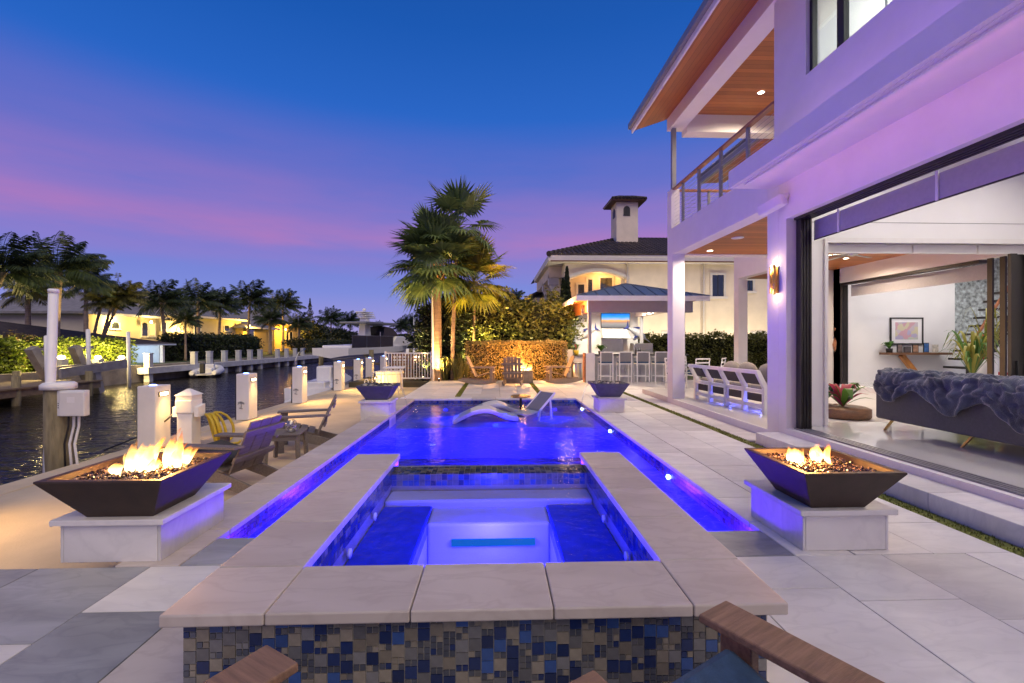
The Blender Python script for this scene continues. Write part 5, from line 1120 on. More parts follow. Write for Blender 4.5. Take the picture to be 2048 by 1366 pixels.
for k in range(22):
    f = k / 22; q = Vector((ex0, ey0, E0 + .05)).lerp(Vector((rx, ry, rz_ + .05)), f); q2 = Vector((ex0, ey0, E0 + .05)).lerp(Vector((rx, ry, rz_ + .05)), f + 1.1 / 22); hp.tube([q, q2], [.16, .12], 8)
tag(hp.build('hip_tiles', 'roof_tile', vl), kind='stuff')
# canal side: columns and arches
for y in (27.6, 31.2):
    MB().lathe([(.22, 0), (.22, 3.3), (.17, 3.4), (.16, 4.6), (.24, 4.75), (.26, 4.9)], (3.45, y, 0), 16).build('loggia_column', 'stucco_trim', vl); U('capital', 'stucco_trim', 3.15, 3.75, y - .3, y + .3, 4.9, 5.5)
U('loggia_beam', 'stucco', 3.15, 3.9, 27.2, 35.5, 5.3, 5.95); U('lower_wing', 'stucco', 3.0, 5, 35.6, 44, 0, 4.9); slope('wing_gable_roof', 'roof_tile', 2.5, 4.9, 5.2, 6.2, 35.3, 44.4, .15, vl); U('balcony_slab', 'stucco_trim', 3.0, 3.9, 26.8, 35.5, 3.2, 3.5)
# tower
a_, b_ = at(1233, 430, 29.6), at(1276, 430, 29.6); tw0, tw1 = a_.x, b_.x; tz = at(1233, 405, 29.6).z
twr = thing('chimney_tower', None, None); twr.parent = vl
U('tower_shaft', 'stucco', tw0, tw1, 29.6, 31.0, 7.0, tz, par=twr); tcx = (tw0 + tw1) / 2; MB().frustum((tcx, 30.3), (tw1 - tw0) / 2 + .42, 1.1, tz, (tw1 - tw0) / 2 + .45, 1.14, tz + .10).build('tower_cornice', 'wood_brown', twr)
MB().frustum((tcx, 30.3), (tw1 - tw0) / 2 + .48, 1.18, tz + .102, .3, .3, tz + .50).build('tower_roof', 'roof_tile', twr)
tt_ = MB(); hw_ = (tw1 - tw0) / 2 + .48
for k in range(10):
    x = tcx - hw_ + .1 + k * (2 * hw_ - .2) / 9; tt_.tube([(x, 30.3 - 1.2, tz + .12), (tcx + (x - tcx) * .4, 30.3 - .45, tz + .46)], [.10, .06], 6)
tag(tt_.build('tower_tiles', 'roof_tile', twr), kind='stuff')
a_, b_ = at(1247, 413, 29.6), at(1260, 433, 29.6); wz = b_.z; ww = (b_.x - a_.x) / 2; xc = (a_.x + b_.x) / 2
MB().prism([(xc - ww, wz), (xc + ww, wz)] + [(xc + ww * math.cos(math.pi * k / 8), a_.z - ww + ww * math.sin(math.pi * k / 8)) for k in range(9)], .03, 'Y', (0, 29.57, 0)).build('arched_window', 'black', twr); MB().bar((xc, 29.56, wz), (xc, 29.56, a_.z), .03, .02).build('glazing_bar', 'black', twr)
MB().prism([(29.95, wz), (30.45, wz), (30.45, a_.z - .2), (30.2, a_.z), (29.95, a_.z - .2)], .03, 'X', (tw0 - .03, 0, 0)).build('arched_window', 'black', twr)

# ================================================================== planting near the fire pit
def leaves(n, pts_fn, size, seed, flat=.5):
    """cloud of small folded leaves; pts_fn(rng, n) -> (n,3) points"""
    rg = np.random.RandomState(seed); P_ = pts_fn(rg, n); d = rg.normal(size=(n, 3)); d[:, 2] *= flat; d /= np.linalg.norm(d, axis=1)[:, None]
    r_ = rg.normal(size=(n, 3)); s = np.cross(d, r_); s /= np.linalg.norm(s, axis=1)[:, None]; L_ = (size * rg.uniform(.6, 1.3, n))[:, None]
    a = P_ - d * L_ * .5; b = P_ + s * L_ * .28; c = P_ + d * L_ * .5; e = P_ - s * L_ * .28
    V_ = np.stack([a, b, c, e], 1).reshape(-1, 3); F_ = np.arange(4 * n).reshape(-1, 4); return V_, F_
def npmesh(name, V_, F_, mat):
    me = bpy.data.meshes.new(name); me.from_pydata(V_.tolist(), [], F_.tolist()); me.materials.append(MATS[mat]); me.update(); return me
def shell(x0, x1, y0, y1, z0, z1, jit=.08, lump=.12):
    def fn(rg, n):
        w_ = np.array([(x1 - x0) * (z1 - z0), (x1 - x0) * (y1 - y0), (y1 - y0) * (z1 - z0), (y1 - y0) * (z1 - z0)]); k = rg.choice(4, n, p=w_ / w_.sum()); u_ = rg.rand(n, 3); p_ = np.array([x0, y0, z0]) + u_ * np.array([x1 - x0, y1 - y0, z1 - z0])
        p_[k == 0, 1] = y0; p_[k == 1, 2] = z1; p_[k == 2, 0] = x0; p_[k == 3, 0] = x1
        q = np.sin(p_[:, 0] * 3.1 + p_[:, 2] * 2.3) + np.sin(p_[:, 0] * 5.7 - p_[:, 2] * 4.1 + 1) + np.sin(p_[:, 1] * 4 + p_[:, 2] * 5.2)
        out_ = np.zeros((n, 3)); out_[k == 0, 1] = -1; out_[k == 1, 2] = 1; out_[k == 2, 0] = -1; out_[k == 3, 0] = 1
        return p_ + out_ * (q * lump / 2)[:, None] + rg.normal(size=(n, 3)) * jit
    return fn
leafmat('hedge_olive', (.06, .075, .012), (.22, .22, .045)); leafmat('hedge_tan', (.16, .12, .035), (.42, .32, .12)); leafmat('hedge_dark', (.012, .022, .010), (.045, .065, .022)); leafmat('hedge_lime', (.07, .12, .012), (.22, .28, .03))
def hedge(name, label, b, n, size, mat, seed, jit=.08, lump=.12, core='hedge_core'):
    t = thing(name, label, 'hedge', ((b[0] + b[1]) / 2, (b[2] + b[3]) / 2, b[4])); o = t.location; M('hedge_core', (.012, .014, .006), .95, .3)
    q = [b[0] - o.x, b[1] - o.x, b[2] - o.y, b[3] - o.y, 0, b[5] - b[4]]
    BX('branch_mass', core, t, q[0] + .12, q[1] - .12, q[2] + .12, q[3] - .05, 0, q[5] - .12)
    V_, F_ = leaves(n, shell(*q, jit=jit, lump=lump), size, seed); tag(link('foliage', npmesh('foliage', V_, F_, mat), t), kind='stuff'); return t
hedge('clipped_hedge', 'low clipped hedge glowing orange behind the fire pit', (-1.15, 2.75, 17.95, 18.6, -.05, 1.47), 17000, .075, 'hedge_tan', 1, .03, .02)  # tan leaves carry the orange firelight in their colour
hedge('tall_hedge', 'tall loose olive-green hedge behind the clipped hedge', (-2.7, 3.2, 19.6, 21.0, -.05, 3.0), 17000, .17, 'hedge_olive', 2, .16, .35)
hedge('dark_hedge', 'dark hedge column behind the palm trunks at the dock end', (-3.1, -1.5, 18.7, 19.5, -.05, 2.9), 7000, .15, 'hedge_dark', 3, .14, .25)
hedge('boundary_hedge', 'long dark green hedge along the cream villa wall', (7.0, 17, 22.6, 23.4, -.03, 1.75), 14000, .13, 'hedge_olive', 4, .08, .12)
# ornamental grass at the palm feet
leafmat('grass_blade', (.06, .075, .02), (.20, .18, .05))
for i, (px, Y_, n, h) in enumerate(((888, 17.9, 90, .9), (915, 17.75, 120, .85), (928, 17.9, 90, 1.0))):
    p = at(px, 765, Y_); r_ = random.Random(i); b = MB()
    for k in range(n): strap(b, (r_.uniform(-.15, .15), r_.uniform(-.1, .1), 0), r_.uniform(0, 6.28), h * r_.uniform(.3, .65), .014, h * r_.uniform(.6, 1.1), r_.uniform(.2, .9), 5)
    t = thing('ornamental_grass', ['arching grass clump at the foot of the thick palm', 'arching grass clump between the palms and the clipped hedge', 'tall grass clump against the left end of the clipped hedge'][i], 'grass', (p.x, Y_, -.05), group='grass clumps below the palms'); tag(b.build('blades', 'grass_blade', t), kind='stuff')
# fan palms
leafmat('palm_green', (.045, .085, .025), (.17, .24, .07)); leafmat('palm_gold_lit', (.14, .16, .02), (.42, .38, .05))  # golden crown: warm light is mixed into the leaf colour
M('palm_trunk', (.24, .17, .11), .9, .25, 3, .8, 9, stretch=(1, 1, 7)); M('boots', (.26, .15, .06), .9, .3, 8, .5, 20)
def fanleaf(b, o, d, L_, R_, rg, droop):
    """petiole then a costapalmate fan of pointed segments"""
    d = d.normalized(); side = d.cross(Vector((0, 0, 1))).normalized(); upv = side.cross(d).normalized(); e = o + d * L_ + Vector((0, 0, -droop * L_ * .35))
    b.bar(o, e, .02, .02); n = 26; dd = (d + Vector((0, 0, -droop * .6))).normalized(); upv = side.cross(dd).normalized()
    for k in range(n):
        a = R(-125 + 250 * k / (n - 1)); l = R_ * (.72 + .28 * math.cos(a)) * rg.uniform(.9, 1.1); u_ = (dd * math.cos(a) + side * math.sin(a)).normalized(); fold = upv * (.10 * abs(math.sin(a)))
        w_ = u_.cross(upv).normalized() * (.034 * R_ / .7); m1 = e + u_ * l * .55 + fold * l; tip = e + u_ * l + Vector((0, 0, -(.06 + droop * .20) * l * rg.uniform(.7, 1.3)))
        b.add([e, m1 - w_, tip, m1 + w_], [(0, 1, 2, 3)])
def fan_palm(x, y, z0, ztop, r0, r1, label, nl, L_, R_, mat, seed, lean=(0, 0), boots=0, trunk='palm_trunk', elev=(-50, 80)):
    t = thing('fan_palm', label, 'palm tree', (x, y, z0)); rg = random.Random(seed); H_ = ztop - z0; n = 14
    MB().tube([(lean[0] * (i / n) ** 2, lean[1] * (i / n) ** 2, H_ * i / n) for i in range(n + 1)], [r0 * (1.25 if i == 0 else 1) + (r1 - r0) * i / n for i in range(n + 1)], 14).build('trunk', trunk, t)
    if boots:
        bb = MB()
        for k in range(60):
            a = k * 2.4; z = H_ - boots + boots * (k / 60) * 1.05; rr = r1 * 1.0; p_ = Vector((lean[0] + math.cos(a) * rr, lean[1] + math.sin(a) * rr, z)); bb.bar(p_, p_ + Vector((math.cos(a) * .14, math.sin(a) * .14, .22)), .07, .03)
        tag(bb.build('leaf_boots', 'boots', t), kind='stuff')
    b = MB(); c = Vector((lean[0], lean[1], H_))
    for k in range(nl):
        a = k * 2.39996 + rg.uniform(-.2, .2); f = (k + .5) / nl; el_ = R(elev[0] + (elev[1] - elev[0]) * (1 - f) + rg.uniform(-8, 8)); d = Vector((math.cos(a) * math.cos(el_), math.sin(a) * math.cos(el_), math.sin(el_)))
        fanleaf(b, c + Vector((0, 0, rg.uniform(-.1, .15))), d, L_ * rg.uniform(.8, 1.15), R_ * rg.uniform(.85, 1.1), rg, max(0, .55 - el_ * .5))
    me = b.mesh('crown', mat, fix=False); link('crown', me, t); return t
p = at(873, 765, 17.85); fan_palm(p.x, 17.85, -.05, 4.35, .21, .17, 'thick-trunked fan palm with orange leaf boots lit from below', 52, 1.1, 1.15, 'palm_green', 1, boots=.9, elev=(-32, 80))
p = at(866, 765, 17.62); fan_palm(p.x, 17.62, -.05, 5.25, .045, .035, 'thin fan palm with light-painted white stem in front of the thick palm', 16, .7, .9, 'palm_green', 2, lean=(-.1, 0), trunk='stucco_trim', elev=(-40, 85))  # pale trunk material paints the white light on the stem
p = at(905, 765, 18.0); fan_palm(p.x, 18.0, -.05, 6.0, .085, .055, 'tallest slender fan palm rising above the others', 15, .85, 1.15, 'palm_green', 3, lean=(.25, 0), elev=(-30, 85))
p = at(948, 690, 19.3); fan_palm(p.x, 19.3, -.05, 3.95, .07, .055, 'golden-lit fan palm standing behind the slender palm', 34, .95, 1.1, 'palm_gold_lit', 4, elev=(-40, 85))
# slim cypresses against the villa
def cypress(px, Y_, z1, r_, label, seed):
    p = at(px, 620, Y_); t = thing('cypress', label, 'tree', (p.x, Y_, -.05)); MB().tube([(0, 0, 0), (0, 0, z1 * .8)], [.06, .02], 8).build('trunk', 'palm_trunk', t)
    def fn(rg, n):
        z = rg.rand(n) ** .8; rr = r_ * np.sin(np.pi * np.clip(z * .93 + .06, 0, 1)) ** .7 * (1 - .45 * z) * np.sqrt(rg.rand(n)); a = rg.rand(n) * 6.283; return np.stack([np.cos(a) * rr, np.sin(a) * rr, .3 + z * (z1 - .3)], 1)
    V_, F_ = leaves(4200, fn, .16, seed, 2.5); tag(link('crown', npmesh('crown', V_, F_, 'hedge_dark'), t), kind='stuff')
cypress(1134, 22.5, 5.2, .33, 'taller slim cypress between hedge and villa', 5); cypress(1126, 22.3, 4.6, .26, 'shorter slim cypress left of the taller one', 6)
# landscape uplights (their glow is in the photograph)
def uplight(px, Y_, e, aim, label, col=(1, .62, .22), x=None, z=-.05):
    p = at(px, 765, Y_); t = thing('uplight', label, 'light', (p.x if x is None else x, Y_, z), group='garden uplights in the planting'); MB().lathe([(.03, 0), (.03, .08), (.045, .1), (.045, .16)], n=12).build('housing', 'bronze', t); MB().lathe([(.04, .155), (.02, .165)], n=12).build('lens', 'bulb_dim', t)
    l = lamp('lamp', 'SPOT', (0, 0, .2), e, col, .04, rot=Vector(aim).to_track_quat('-Z', 'Y').to_euler(), parent=t, spot=R(85 if Y_ < 23 else 150), blend=.8); return t
uplight(878, 17.35, 1300, (.02, .18, 1), 'uplight at the foot of the thick palm', (1, .55, .18)); uplight(846, 18.2, 1100, (.30, -.05, 1), 'uplight left of the thick palm beside the fence', (1, .70, .30)); uplight(930, 18.75, 1700, (.15, .1, 1), 'uplight between the slender palm and the hedge', (1, .74, .20)); uplight(1000, 19.2, 800, (0, .25, 1), 'uplight behind the clipped hedge in the middle', (1, .72, .22)); uplight(1090, 19.2, 900, (0, .25, 1), 'uplight behind the clipped hedge near the pavilion', (1, .75, .25))

for k, x in enumerate((5.5, 9.5, 14.0)): uplight(0, 23.9, 330, (0, .75, 1), ['added unseen uplight washing the left end of the villa wall', 'added unseen uplight washing the middle of the villa wall', 'added unseen uplight washing the right end of the villa wall'][k], (1, .84, .58), x=x)  # added uplights with unseen fittings, brighten the villa front
# ================================================================== across the canal
strc('far_bank', 'lawn', -600, -22.35, -80, 900, -4, -.06); strc('far_seawall', 'seawall', -22.349, -22.0, -80, 140, -4, .02)
strc('canal_end_bank', 'lawn', -21.9, 200, 110, 900, -4, -.05)
M('lift_metal', (.36, .34, .30), .45, .2, 3, metal=.5); M('piling', (.50, .50, .50), .8, .15, 2, .2, 20); M('boat_wood', (.22, .16, .10), .8, .3, 4)
# coconut palms ------------------------------------------------------
def frond(b, o, az, el_, L_, rg, wind, nl=34):
    d = Vector((math.cos(az) * math.cos(el_), math.sin(az) * math.cos(el_), math.sin(el_))); p_ = Vector(o); pts = [p_.copy()]; st_ = L_ / 10
    for i in range(10):
        d = (d + Vector((wind[0], wind[1], -.17)) * (.28 + .07 * i)).normalized(); p_ = p_ + d * st_; pts.append(p_.copy())
    for i in range(10): b.bar(pts[i], pts[i + 1], .05 * (1 - i / 11), .03)
    for k in range(nl):
        f = .12 + .86 * k / (nl - 1); q = f * 10; i = min(int(q), 9); c = pts[i].lerp(pts[i + 1], q - i); dd = (pts[i + 1] - pts[i]).normalized(); sd_ = dd.cross(Vector((0, 0, 1)))
        sd_ = sd_.normalized() if sd_.length > .05 else Vector((1, 0, 0)); ll = L_ * .36 * math.sin(math.pi * (.18 + .74 * f)) * rg.uniform(.85, 1.15)
        for s in (-1, 1):
            u_ = (sd_ * s * .75 + dd * .55 + Vector((wind[0] * .5, wind[1] * .5, -.35 - .3 * rg.random()))).normalized(); tip = c + u_ * ll + Vector((0, 0, -.15 * ll)); w_ = dd * (.042 * L_ / 2.6)
            m_ = c + u_ * ll * .5; b.add([c - w_ * .6, m_ - w_, tip, m_ + w_], [(0, 1, 2, 3)])
def crown_mesh(seed, nf, L_, wind, mat):
    rg = random.Random(seed); b = MB()
    for k in range(nf):
        f = k / nf; frond(b, (0, 0, 0), k * 2.39996 + rg.uniform(-.25, .25), R(78 - 95 * f + rg.uniform(-8, 8)), L_ * rg.uniform(.85, 1.1), rg, wind)
    return b.mesh('crown', mat, fix=False)
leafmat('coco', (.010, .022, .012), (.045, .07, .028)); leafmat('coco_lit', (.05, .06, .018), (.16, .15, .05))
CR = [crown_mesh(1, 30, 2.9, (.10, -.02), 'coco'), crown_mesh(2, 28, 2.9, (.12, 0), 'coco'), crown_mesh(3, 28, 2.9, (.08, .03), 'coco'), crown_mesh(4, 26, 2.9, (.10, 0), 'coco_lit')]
M('coco_trunk', (.30, .23, .18), .9, .25, 2, .6, 8, stretch=(1, 1, 6)); PC = 0
def coco(px, py, r, X, label, kind=0, lean=(0, 0), rb=.16, trunk='coco_trunk'):
    """crown centre seen at (px, py), crown radius r pixels, standing on the line X"""
    p = ax(px, py, X); d = p.y * TC + p.x * TS; s = r * d / F / 2.55; z0 = -.06
    t = thing('coconut_palm', label, 'palm tree', (p.x - lean[0], p.y - lean[1], z0), group='coconut palms across the canal'); H_ = p.z - z0; n = 10
    MB().tube([(lean[0] * (i / n) ** 1.6, lean[1] * (i / n) ** 1.6, H_ * i / n) for i in range(n + 1)], [rb * (1.3 - .55 * (i / n) ** .5) for i in range(n + 1)], 10).build('trunk', trunk, t)
    o = link('crown', CR[kind], t, loc=(lean[0], lean[1], H_), rot=(0, 0, (px * 7.3) % 1.2 - .6)); o.scale = (s,) * 3; return t
for a in ((8, 545, 78, -24, 'big dark palm cut by the left edge of the picture', 0, (1.2, .3)), (118, 545, 84, -25.5, 'largest wind-blown palm behind the white pole', 1, (.3, 0), .24), (56, 585, 52, -29, 'palm with pale drooping fronds between the two large ones', 3, (0, 0)),
          (172, 570, 48, -31, 'dark palm just right of the largest palm', 2, (0, 0)), (205, 605, 36, -27, 'slim palm of the leaning clump beside the cream house', 3, (.8, 0), .10), (228, 600, 34, -26.5, 'slim leaning palm in the middle of the clump', 0, (1.0, 0), .09), (248, 592, 40, -26, 'rightmost leaning palm of the clump', 3, (1.6, .2), .10),
          (322, 606, 48, -30, 'dark palm before the arched windows', 0, (-.4, 0)), (371, 642, 30, -25, 'small thin palm growing before the dark hedge', 2, (0, 0), .09), (396, 603, 46, -31, 'tall dark palm before the grey roof', 1, (0, 0)), (441, 612, 40, -30, 'dark palm left of the warm gable lamp', 2, (.2, 0)), (500, 603, 44, -30, 'bushy dark palm above the bright yellow-lit wall', 0, (.3, 0)),
          (540, 640, 30, -27, 'short broad palm before the yellow-lit wall', 1, (0, 0), .2), (566, 612, 36, -31, 'tall palm with an upright frond over the yellow-lit house', 2, (0, 0)), (597, 650, 26, -28, 'stout palm right of the yellow windows', 0, (0, 0), .22), (662, 640, 28, -34, 'dark palm left of the yacht mast', 1, (0, 0)), (700, 645, 24, -34, 'round dark palm next to the yacht mast', 2, (0, 0)),
          (757, 655, 14, -30, 'tiny far palm right of the yacht mast', 1, (0, 0)), (802, 655, 20, -22.8, 'far palm left of the sailing masts', 0, (0, 0)), (818, 650, 24, -22.6, 'far dark palm behind the sailing masts', 2, (0, 0))):
    coco(*a)
p = at(1022, 610, 42); t = thing('coconut_palm', 'dark palm peeking over the tall hedge beside the villa', 'palm tree', (p.x, 42, 0)); MB().tube([(0, 0, 0), (.1, 0, p.z)], [.2, .13], 8).build('trunk', 'coco_trunk', t); o = link('crown', CR[2], t, loc=(.1, 0, p.z)); o.scale = (.62,) * 3
# trees ---------------------------------------------------------------
leafmat('tree_dark', (.010, .016, .008), (.04, .055, .02))
def tree(px, py, X, rx_, rz_2, label, seed, cone=False, n=2600, mat='tree_dark', Y=None, name='broad_tree'):
    p = ax(px, py, X) if Y is None else at(px, py, Y); d = p.y; rx_ = rx_ * d / F; rz_2 = rz_2 * d / F
    t = thing(name, label, 'tree', (p.x, p.y, -.06), group='dark trees across the canal'); h = p.z + .06; MB().tube([(0, 0, 0), (.05, 0, max(.3, h))], [.16, .06], 8).build('trunk', 'coco_trunk', t)
    for k in range(3): a = k * 2.1; MB().tube([(0, 0, h * .5), (math.cos(a) * rx_ * .5, math.sin(a) * rx_ * .5, h)], [.07, .03], 6).build('limb', 'coco_trunk', t)
    r3 = np.random.RandomState(seed); cl = r3.normal(size=(14, 3)); cl /= np.linalg.norm(cl, axis=1)[:, None]; cl *= r3.uniform(.3, .85, (14, 1))
    def fn(rg, n_):
        if cone:
            z = rg.rand(n_); rr = (1 - z) * np.sqrt(rg.rand(n_)) * (1 + .25 * np.sin(z * 40)); a = rg.rand(n_) * 6.283; return np.stack([np.cos(a) * rr * rx_, np.sin(a) * rr * rx_, h - rz_2 + z * 2 * rz_2], 1)
        c = cl[rg.randint(14, size=n_)]; q = rg.normal(size=(n_, 3)); q /= np.linalg.norm(q, axis=1)[:, None]; q *= .42 * rg.rand(n_, 1) ** .4; q = c + q; return np.stack([q[:, 0] * rx_, q[:, 1] * rx_, np.maximum(.05, h + q[:, 2] * rz_2)], 1)
    V_, F_ = leaves(n, fn, max(.16, rx_ * .13), seed); tag(link('crown', npmesh('crown', V_, F_, mat), t), kind='stuff')
TL = [(620, 640, -33, 17, 42, 'dark conical pine standing above the palms', 1, True), (640, 668, -31, 40, 24, 'dark rounded tree beside the yellow house', 2), (690, 672, -30, 34, 22, 'dark rounded tree behind the yacht bow rail', 3), (595, 690, -26, 26, 18, 'low dark bush below the yellow windows', 4), (60, 662, -60, 55, 14, 'far low tree line seen left of the white pole', 5), (150, 664, -60, 40, 14, 'far low trees between palm and cream house', 6), (745, 678, -27, 30, 16, 'low dark tree right of the yacht mast', 7), (800, 690, -22.9, 34, 14, 'dark shrubs below the far palms', 8), (835, 682, -21, 24, 24, 'dark leafy tree left of the thick palm trunk', 9)]
for a in TL: tree(*a)
tree(725, 690, None, 60, 10, 'distant low tree line where the canal ends', 10, Y=112); tree(810, 685, None, 60, 14, 'distant tree mass behind the sailing masts', 11, Y=112); tree(640, 690, None, 60, 9, 'distant trees left of the yacht at the canal end', 12, Y=114)
# hedges and bushes
def fhedge(px0, px1, X, z1, depth, label, mat, n, size, seed, z0=-.06, name='bank_hedge'):
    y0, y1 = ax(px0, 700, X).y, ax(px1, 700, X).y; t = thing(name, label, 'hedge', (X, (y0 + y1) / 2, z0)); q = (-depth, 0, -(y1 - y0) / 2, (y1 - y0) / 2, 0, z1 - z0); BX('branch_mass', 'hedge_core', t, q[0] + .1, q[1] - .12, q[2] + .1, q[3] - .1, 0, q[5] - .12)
    V_, F_ = leaves(n, shell(*q, jit=.10, lump=.18), size, seed); tag(link('foliage', npmesh('foliage', V_, F_, mat), t), kind='stuff')
fhedge(88, 268, -23.3, 1.42, 1.2, 'lime-green clipped hedge glowing behind the three dock lamps', 'hedge_lime', 9000, .16, 1); fhedge(-60, 50, -22.9, 1.45, 1.4, 'rounded lime-green hedge at the left edge across the canal', 'hedge_lime', 6000, .17, 2); fhedge(30, 92, -24.2, 1.62, .8, 'reddish brown shrub row between the two lime hedges', 'hedge_tan', 3500, .16, 3)
fhedge(352, 522, -25.5, 1.95, 1.3, 'long dark hedge behind the concrete pilings', 'hedge_dark', 9000, .22, 4); fhedge(632, 700, -25.5, 1.6, 1.3, 'dark hedge beside the yacht stern across the canal', 'hedge_dark', 4000, .25, 5)
# boathouse with low dark roof
M('roof_dark', (.06, .045, .04), .85, .35, 3, .4, 12); M('wall_blue', (.42, .50, .62), .7, .06)
bh = thing('boathouse', 'low boathouse with broad dark roof and pale blue wall', 'house', (0, 0, -.4)); ya, yb = ax(-40, 690, -24.3).y, ax(352, 690, -24.3).y; xe, xw = -24.3, -33.5; ez = 1.75; rz2 = 3.15
MB().add([(xe, ya, ez), (xe, yb, ez), (xw, yb, ez), (xw, ya, ez), (-28.9, ya + 4.6, rz2), (-28.9, yb - 9.0, rz2)] + [(x, y, ez - .12) for x, y in ((xe, ya), (xe, yb), (xw, yb), (xw, ya))], [(0, 1, 5, 4), (1, 2, 5), (2, 3, 4, 5), (3, 0, 4), (0, 6, 7, 1), (1, 7, 8, 2), (2, 8, 9, 3), (3, 9, 6, 0), (6, 9, 8, 7)]).build('roof', 'roof_dark', bh)
BX('wall', 'wall_blue', bh, xe - 8.6, xe - .6, yb - .9, yb - .7, 0, ez - .13); BX('wall', 'wall_blue', bh, xe - 1.0, xe - .8, ya + .5, yb - 5.2, 0, ez - .13); BX('wall', 'paint_in', bh, xe - 4, xe - 3.8, yb - 6, yb - .9, 0, ez - .13); BX('post', 'paint', bh, xe - .55, xe - .35, yb - .9, yb - .7, 0, ez - .13)
for k in range(5): BX('window', 'dark_pane', bh, xe - 3.799, xe - 3.78, yb - 5.2 + k * .8, yb - 4.7 + k * .8, .6, 1.4)
lamp('porch_lamp', 'POINT', (xe - 1.8, yb - 3, 1.3), 150, (.85, .93, 1), .1, parent=bh); BX('eave_board', 'wall_blue', bh, xe + .001, xe + .03, ya, yb, ez - .13, ez - .02)
# houses
M('cream_wall', (.62, .55, .42), .85, .06, 1.2); M('grey_roof', (.20, .19, .20), .8, .2, 2); M('yellow_lit_wall', (.66, .48, .16), .85, .06)  # yellow wall: warm lamp light is painted into its colour
def bank_house(px0, px1, X, z1, zr, label, wall, wins, depth=12, roofm='grey_roof', arch_=False):
    y0, y1 = ax(px0, 650, X).y, ax(px1, 650, X).y; t = thing('waterfront_house', label, 'house', (0, 0, -.06), group='houses across the canal'); BX('wall', wall, t, X - depth, X, y0, y1, 0, z1)
    e = .8; MB().add([(X + e, y0 - e, z1), (X + e, y1 + e, z1), (X - depth - e, y1 + e, z1), (X - depth - e, y0 - e, z1), (X - depth / 2, y0 + depth / 2, zr), (X - depth / 2, max(y0 + depth / 2 + .1, y1 - depth / 2), zr)] + [(a, b, z1 - .2) for a, b in ((X + e, y0 - e), (X + e, y1 + e), (X - depth - e, y1 + e), (X - depth - e, y0 - e))], [(0, 1, 5, 4), (1, 2, 5), (2, 3, 4, 5), (3, 0, 4), (0, 6, 7, 1), (1, 7, 8, 2), (2, 8, 9, 3), (3, 9, 6, 0), (6, 9, 8, 7)]).build('roof', roofm, t)
    BX('fascia', 'trim', t, X + e + .001, X + e + .05, y0 - e, y1 + e, z1 - .22, z1)
    for (a, b, za_, zb_, m, ar) in wins:
        p0, p1 = ax(a, za_, X), ax(b, zb_, X); w_ = thing('window', None, None); w_.parent = t; zt, zb2 = p0.z + .06, p1.z + .06; hw3 = (p1.y - p0.y) / 2; yc = (p0.y + p1.y) / 2
        MB().prism([(yc - hw3, zb2), (yc + hw3, zb2)] + ([(yc + hw3 * math.cos(math.pi * k / 8), zt - .3 + .3 * math.sin(math.pi * k / 8)) for k in range(9)] if ar else [(yc + hw3, zt), (yc - hw3, zt)]), .03, 'X', (X + .03, 0, 0)).build('pane', m, w_)
        BX('frame', 'trim', w_, X + .02, X + .08, yc - hw3 - .12, yc - hw3, zb2 - .1, zt); BX('frame', 'trim', w_, X + .02, X + .08, yc + hw3, yc + hw3 + .12, zb2 - .1, zt); BX('sill', 'trim', w_, X + .02, X + .12, yc - hw3 - .2, yc + hw3 + .2, zb2 - .2, zb2 - .1)
    return t
emis('lit_window', (1, .70, .22), .9)
bank_house(168, 312, -35, 4.1, 6.6, 'cream house with arched windows behind the boathouse roof', 'cream_wall', [(222, 237, 645, 657, 'dark_pane', True), (283, 294, 646, 672, 'dark_pane', True), (298, 309, 646, 672, 'lit_window', True)])
bank_house(318, 482, -36, 4.6, 7.6, 'pale two-storey house with wide grey roof behind dark palms', 'cream_wall', [(322, 331, 646, 660, 'dark_pane', False), (388, 400, 650, 670, 'dark_pane', False), (448, 457, 652, 662, 'dark_pane', False)])
bank_house(486, 545, -35, 3.6, 5.6, 'bright yellow-lit house right of the dark hedge', 'yellow_lit_wall', [(497, 507, 660, 678, 'dark_pane', False), (537, 543, 664, 680, 'dark_pane', False)])
bank_house(549, 626, -36, 4.6, 7.2, 'orange-lit house with tall narrow windows behind palms', 'yellow_lit_wall', [(572, 576, 665, 680, 'dark_pane', False), (579, 584, 665, 680, 'dark_pane', False), (602, 612, 668, 678, 'dark_pane', False)])
bank_house(640, 690, -36, 3.8, 6.0, 'dim cream house almost hidden behind the yacht', 'cream_wall', [(650, 655, 672, 684, 'dark_pane', False)])
bank_house(-60, 17, -45, 3.2, 5.2, 'small white house cut by the left edge', 'cream_wall', [(4, 10, 656, 668, 'lit_window', False)])
def wall_lamp(px, py, X, e, label, col=(1, .66, .18)):
    p = ax(px, py, X); t = thing('wall_lamp', label, 'lamp', p, group='warm lamps across the canal'); MB().ell((.12, 0, 0), (.10, .10, .14), 8, 6).build('bulb', 'lamp_warm', t); BX('bracket', 'bronze', t, .0, .05, -.06, .06, -.1, .12); lamp('lamp', 'POINT', (.8, 0, 0), e, col, .1, parent=t)
wall_lamp(221, 645, -34.95, 450, 'warm lamp under the left eave of the arched-window house'); wall_lamp(497, 652, -34.2, 900, 'bright star-like lamp at the corner of the yellow-lit house', (1, .58, .08)); wall_lamp(300, 645, -33.9, 220, 'lamp above the lit arched window'); wall_lamp(355, 660, -35.9, 600, 'lamp on the pale house behind the thin palm'); wall_lamp(570, 660, -35.0, 1100, 'lamp on the orange-lit house behind palms', (1, .52, .06)); wall_lamp(8, 650, -44.5, 500, 'lamp on the small white house')
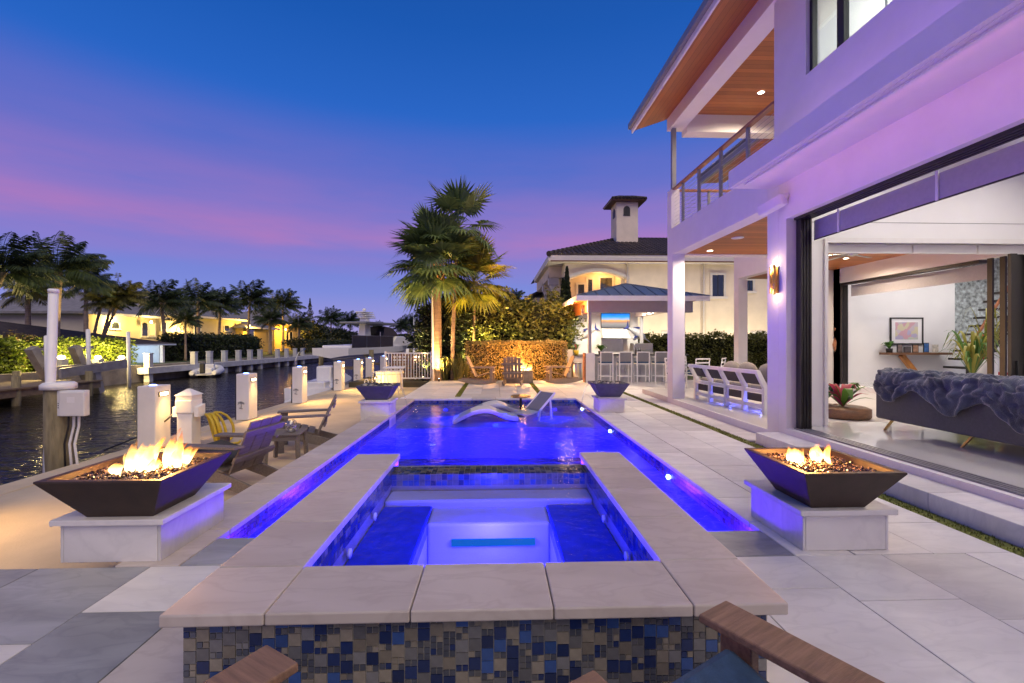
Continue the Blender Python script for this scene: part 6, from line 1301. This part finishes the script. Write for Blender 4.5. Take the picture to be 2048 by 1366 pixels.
# dock lamps
for i, px in enumerate((123, 196, 243)):
    p = ax(px, 717, -22.15); t = thing('bollard_lamp', ['dock lamp left of the empty boat lift', 'middle dock lamp before the lime hedge', 'rightmost dock lamp before the lime hedge'][i], 'lamp', (p.x, p.y, .021), group='bright lamps on the far dock'); BX('post', 'piling', t, -.18, .18, -.18, .18, 0, p.z - .08); MB().ell((0, 0, p.z + .02), (.16, .16, .10), 12, 8).build('bulb', 'lamp_warm', t); lamp('lamp', 'POINT', (.05, 0, p.z + .25), 420, (1, .72, .26), .1, parent=t)
# pilings and dock edge
NL = ['first concrete piling right of the dinghy', 'second concrete piling from the dinghy', 'third concrete piling from the dinghy', 'fourth concrete piling from the dinghy', 'fifth concrete piling at the hedge end', 'sixth concrete piling before the pale steps', 'seventh concrete piling before the orange house', 'eighth concrete piling left of the yacht', 'last concrete piling beside the yacht stern', 'concrete piling behind the dinghy bow', 'concrete piling by the boathouse corner']
for i, px in enumerate((419, 449, 477, 500, 520, 555, 573, 590, 605, 388, 297)):
    p = ax(px, 704, -21.6); t = thing('concrete_piling', NL[i], 'piling', (-21.6, p.y, WZ - 1), group='concrete pilings on the far seawall'); BX('shaft', 'piling', t, -.17, .17, -.17, .17, 0, p.z + 1 - WZ if False else (.72 - WZ + 1), bev=.02); BX('cap', 'piling', t, -.19, .19, -.19, .19, .721 - WZ + 1, .78 - WZ + 1)
strc('far_dock', 'piling', -22.0, -21.3, ax(290, 730, -21.5).y, 62, -.5, -.12)
# empty boat lift
lf = thing('empty_boat_lift', 'empty boat lift with slanted steel struts and long beam', 'boat lift', (-18.5, 22, WZ)); 
for (u0, v0, u1, v1) in ((62, 697, 110, 760), (148, 694, 178, 745)):
    p0, p1 = ax(u0, v0, -20.5), ax(u1, v1, -20.5); o_ = Vector((18.5, -22, -WZ)); MB().bar(p0 + o_, p1 + o_ + Vector((0, 0, -.5)), .34, .34).build('strut', 'lift_metal', lf); MB().bar(p0 + o_ + Vector((0, 0, -.1)), p0 + o_ + Vector((0, 1.0, -.05)), .2, .12).build('strut_head', 'lift_metal', lf)
for X_, (u0, v0, u1, v1) in ((-19.0, (120, 748, 252, 728)), (-20.2, (100, 744, 235, 730))):
    p0, p1 = ax(u0, v0, X_), ax(u1, v1, X_); o_ = Vector((18.5, -22, -WZ)); MB().bar(p0 + o_, p1 + o_, .12, .42).build('cradle_beam', 'lift_metal', lf)
p0, p1 = ax(186, 742, -19.2), ax(186, 775, -19.2); o_ = Vector((18.5, -22, -WZ)); MB().bar(p0 + o_, p1 + o_ + Vector((0, .3, -.3)), .4, .3).build('leg', 'lift_metal', lf)
for k, (px, pt, pb) in enumerate(((93, 674, 750), (176, 661, 742), (256, 666, 740))):
    p0, p1 = ax(px + 3, pb, -20.0), ax(px, pt, -20.0); t = thing('guide_pole', ['white guide pole of the boat lift next to the tall pole', 'middle white guide pole of the boat lift', 'rightmost white guide pole of the boat lift'][k], 'pole', (p0.x, p0.y, WZ - .3), group='white guide poles of the empty lift'); MB().tube([(0, 0, 0), (0, p1.y - p0.y, p1.z - WZ + .3)], .09, 10).build('pipe', 'white_plastic', t); MB().ell((0, p1.y - p0.y, p1.z - WZ + .3), (.09, .09, .05), 10, 6).build('cap', 'white_plastic', t)
fd = thing('timber_jetty', 'low weathered timber jetty at the left edge of the canal', 'jetty', (-20.2, 20, -.35))
for k in range(24): BX('plank', 'boat_wood', fd, -1.8, 1.8, -5 + k * .30, -4.72 + k * .30, 0, .06)
for y in (-4.6, -1.5, 1.7):
    for x in (-1.6, 1.6): MB().tube([(x, y, -1.4), (x, y, .5)], .14, 10).build('pile', 'pile_wood', fd)
BX('beam', 'boat_wood', fd, 1.55, 1.7, -5, 2.2, -.3, -.001)
# cruisers and masts at the canal end
t = thing('sailing_boat', 'distant white sailing boat with two bare masts', 'boat', (-8.8, 44, WZ - .2), R(80)); hull(0, 8, 2.4, 1.3).build('hull', 'gelcoat', t); MB().tube([(2.8, 0, 1), (2.8, 0, 5.4)], .04, 6).build('mast', 'steel', t); MB().tube([(4.8, .6, 1), (4.8, .6, 5.2)], .04, 6).build('mast', 'steel', t); BX('cabin', 'gelcoat', t, 2, 5, -.7, .7, 1.3, 2.0, bev=.08)
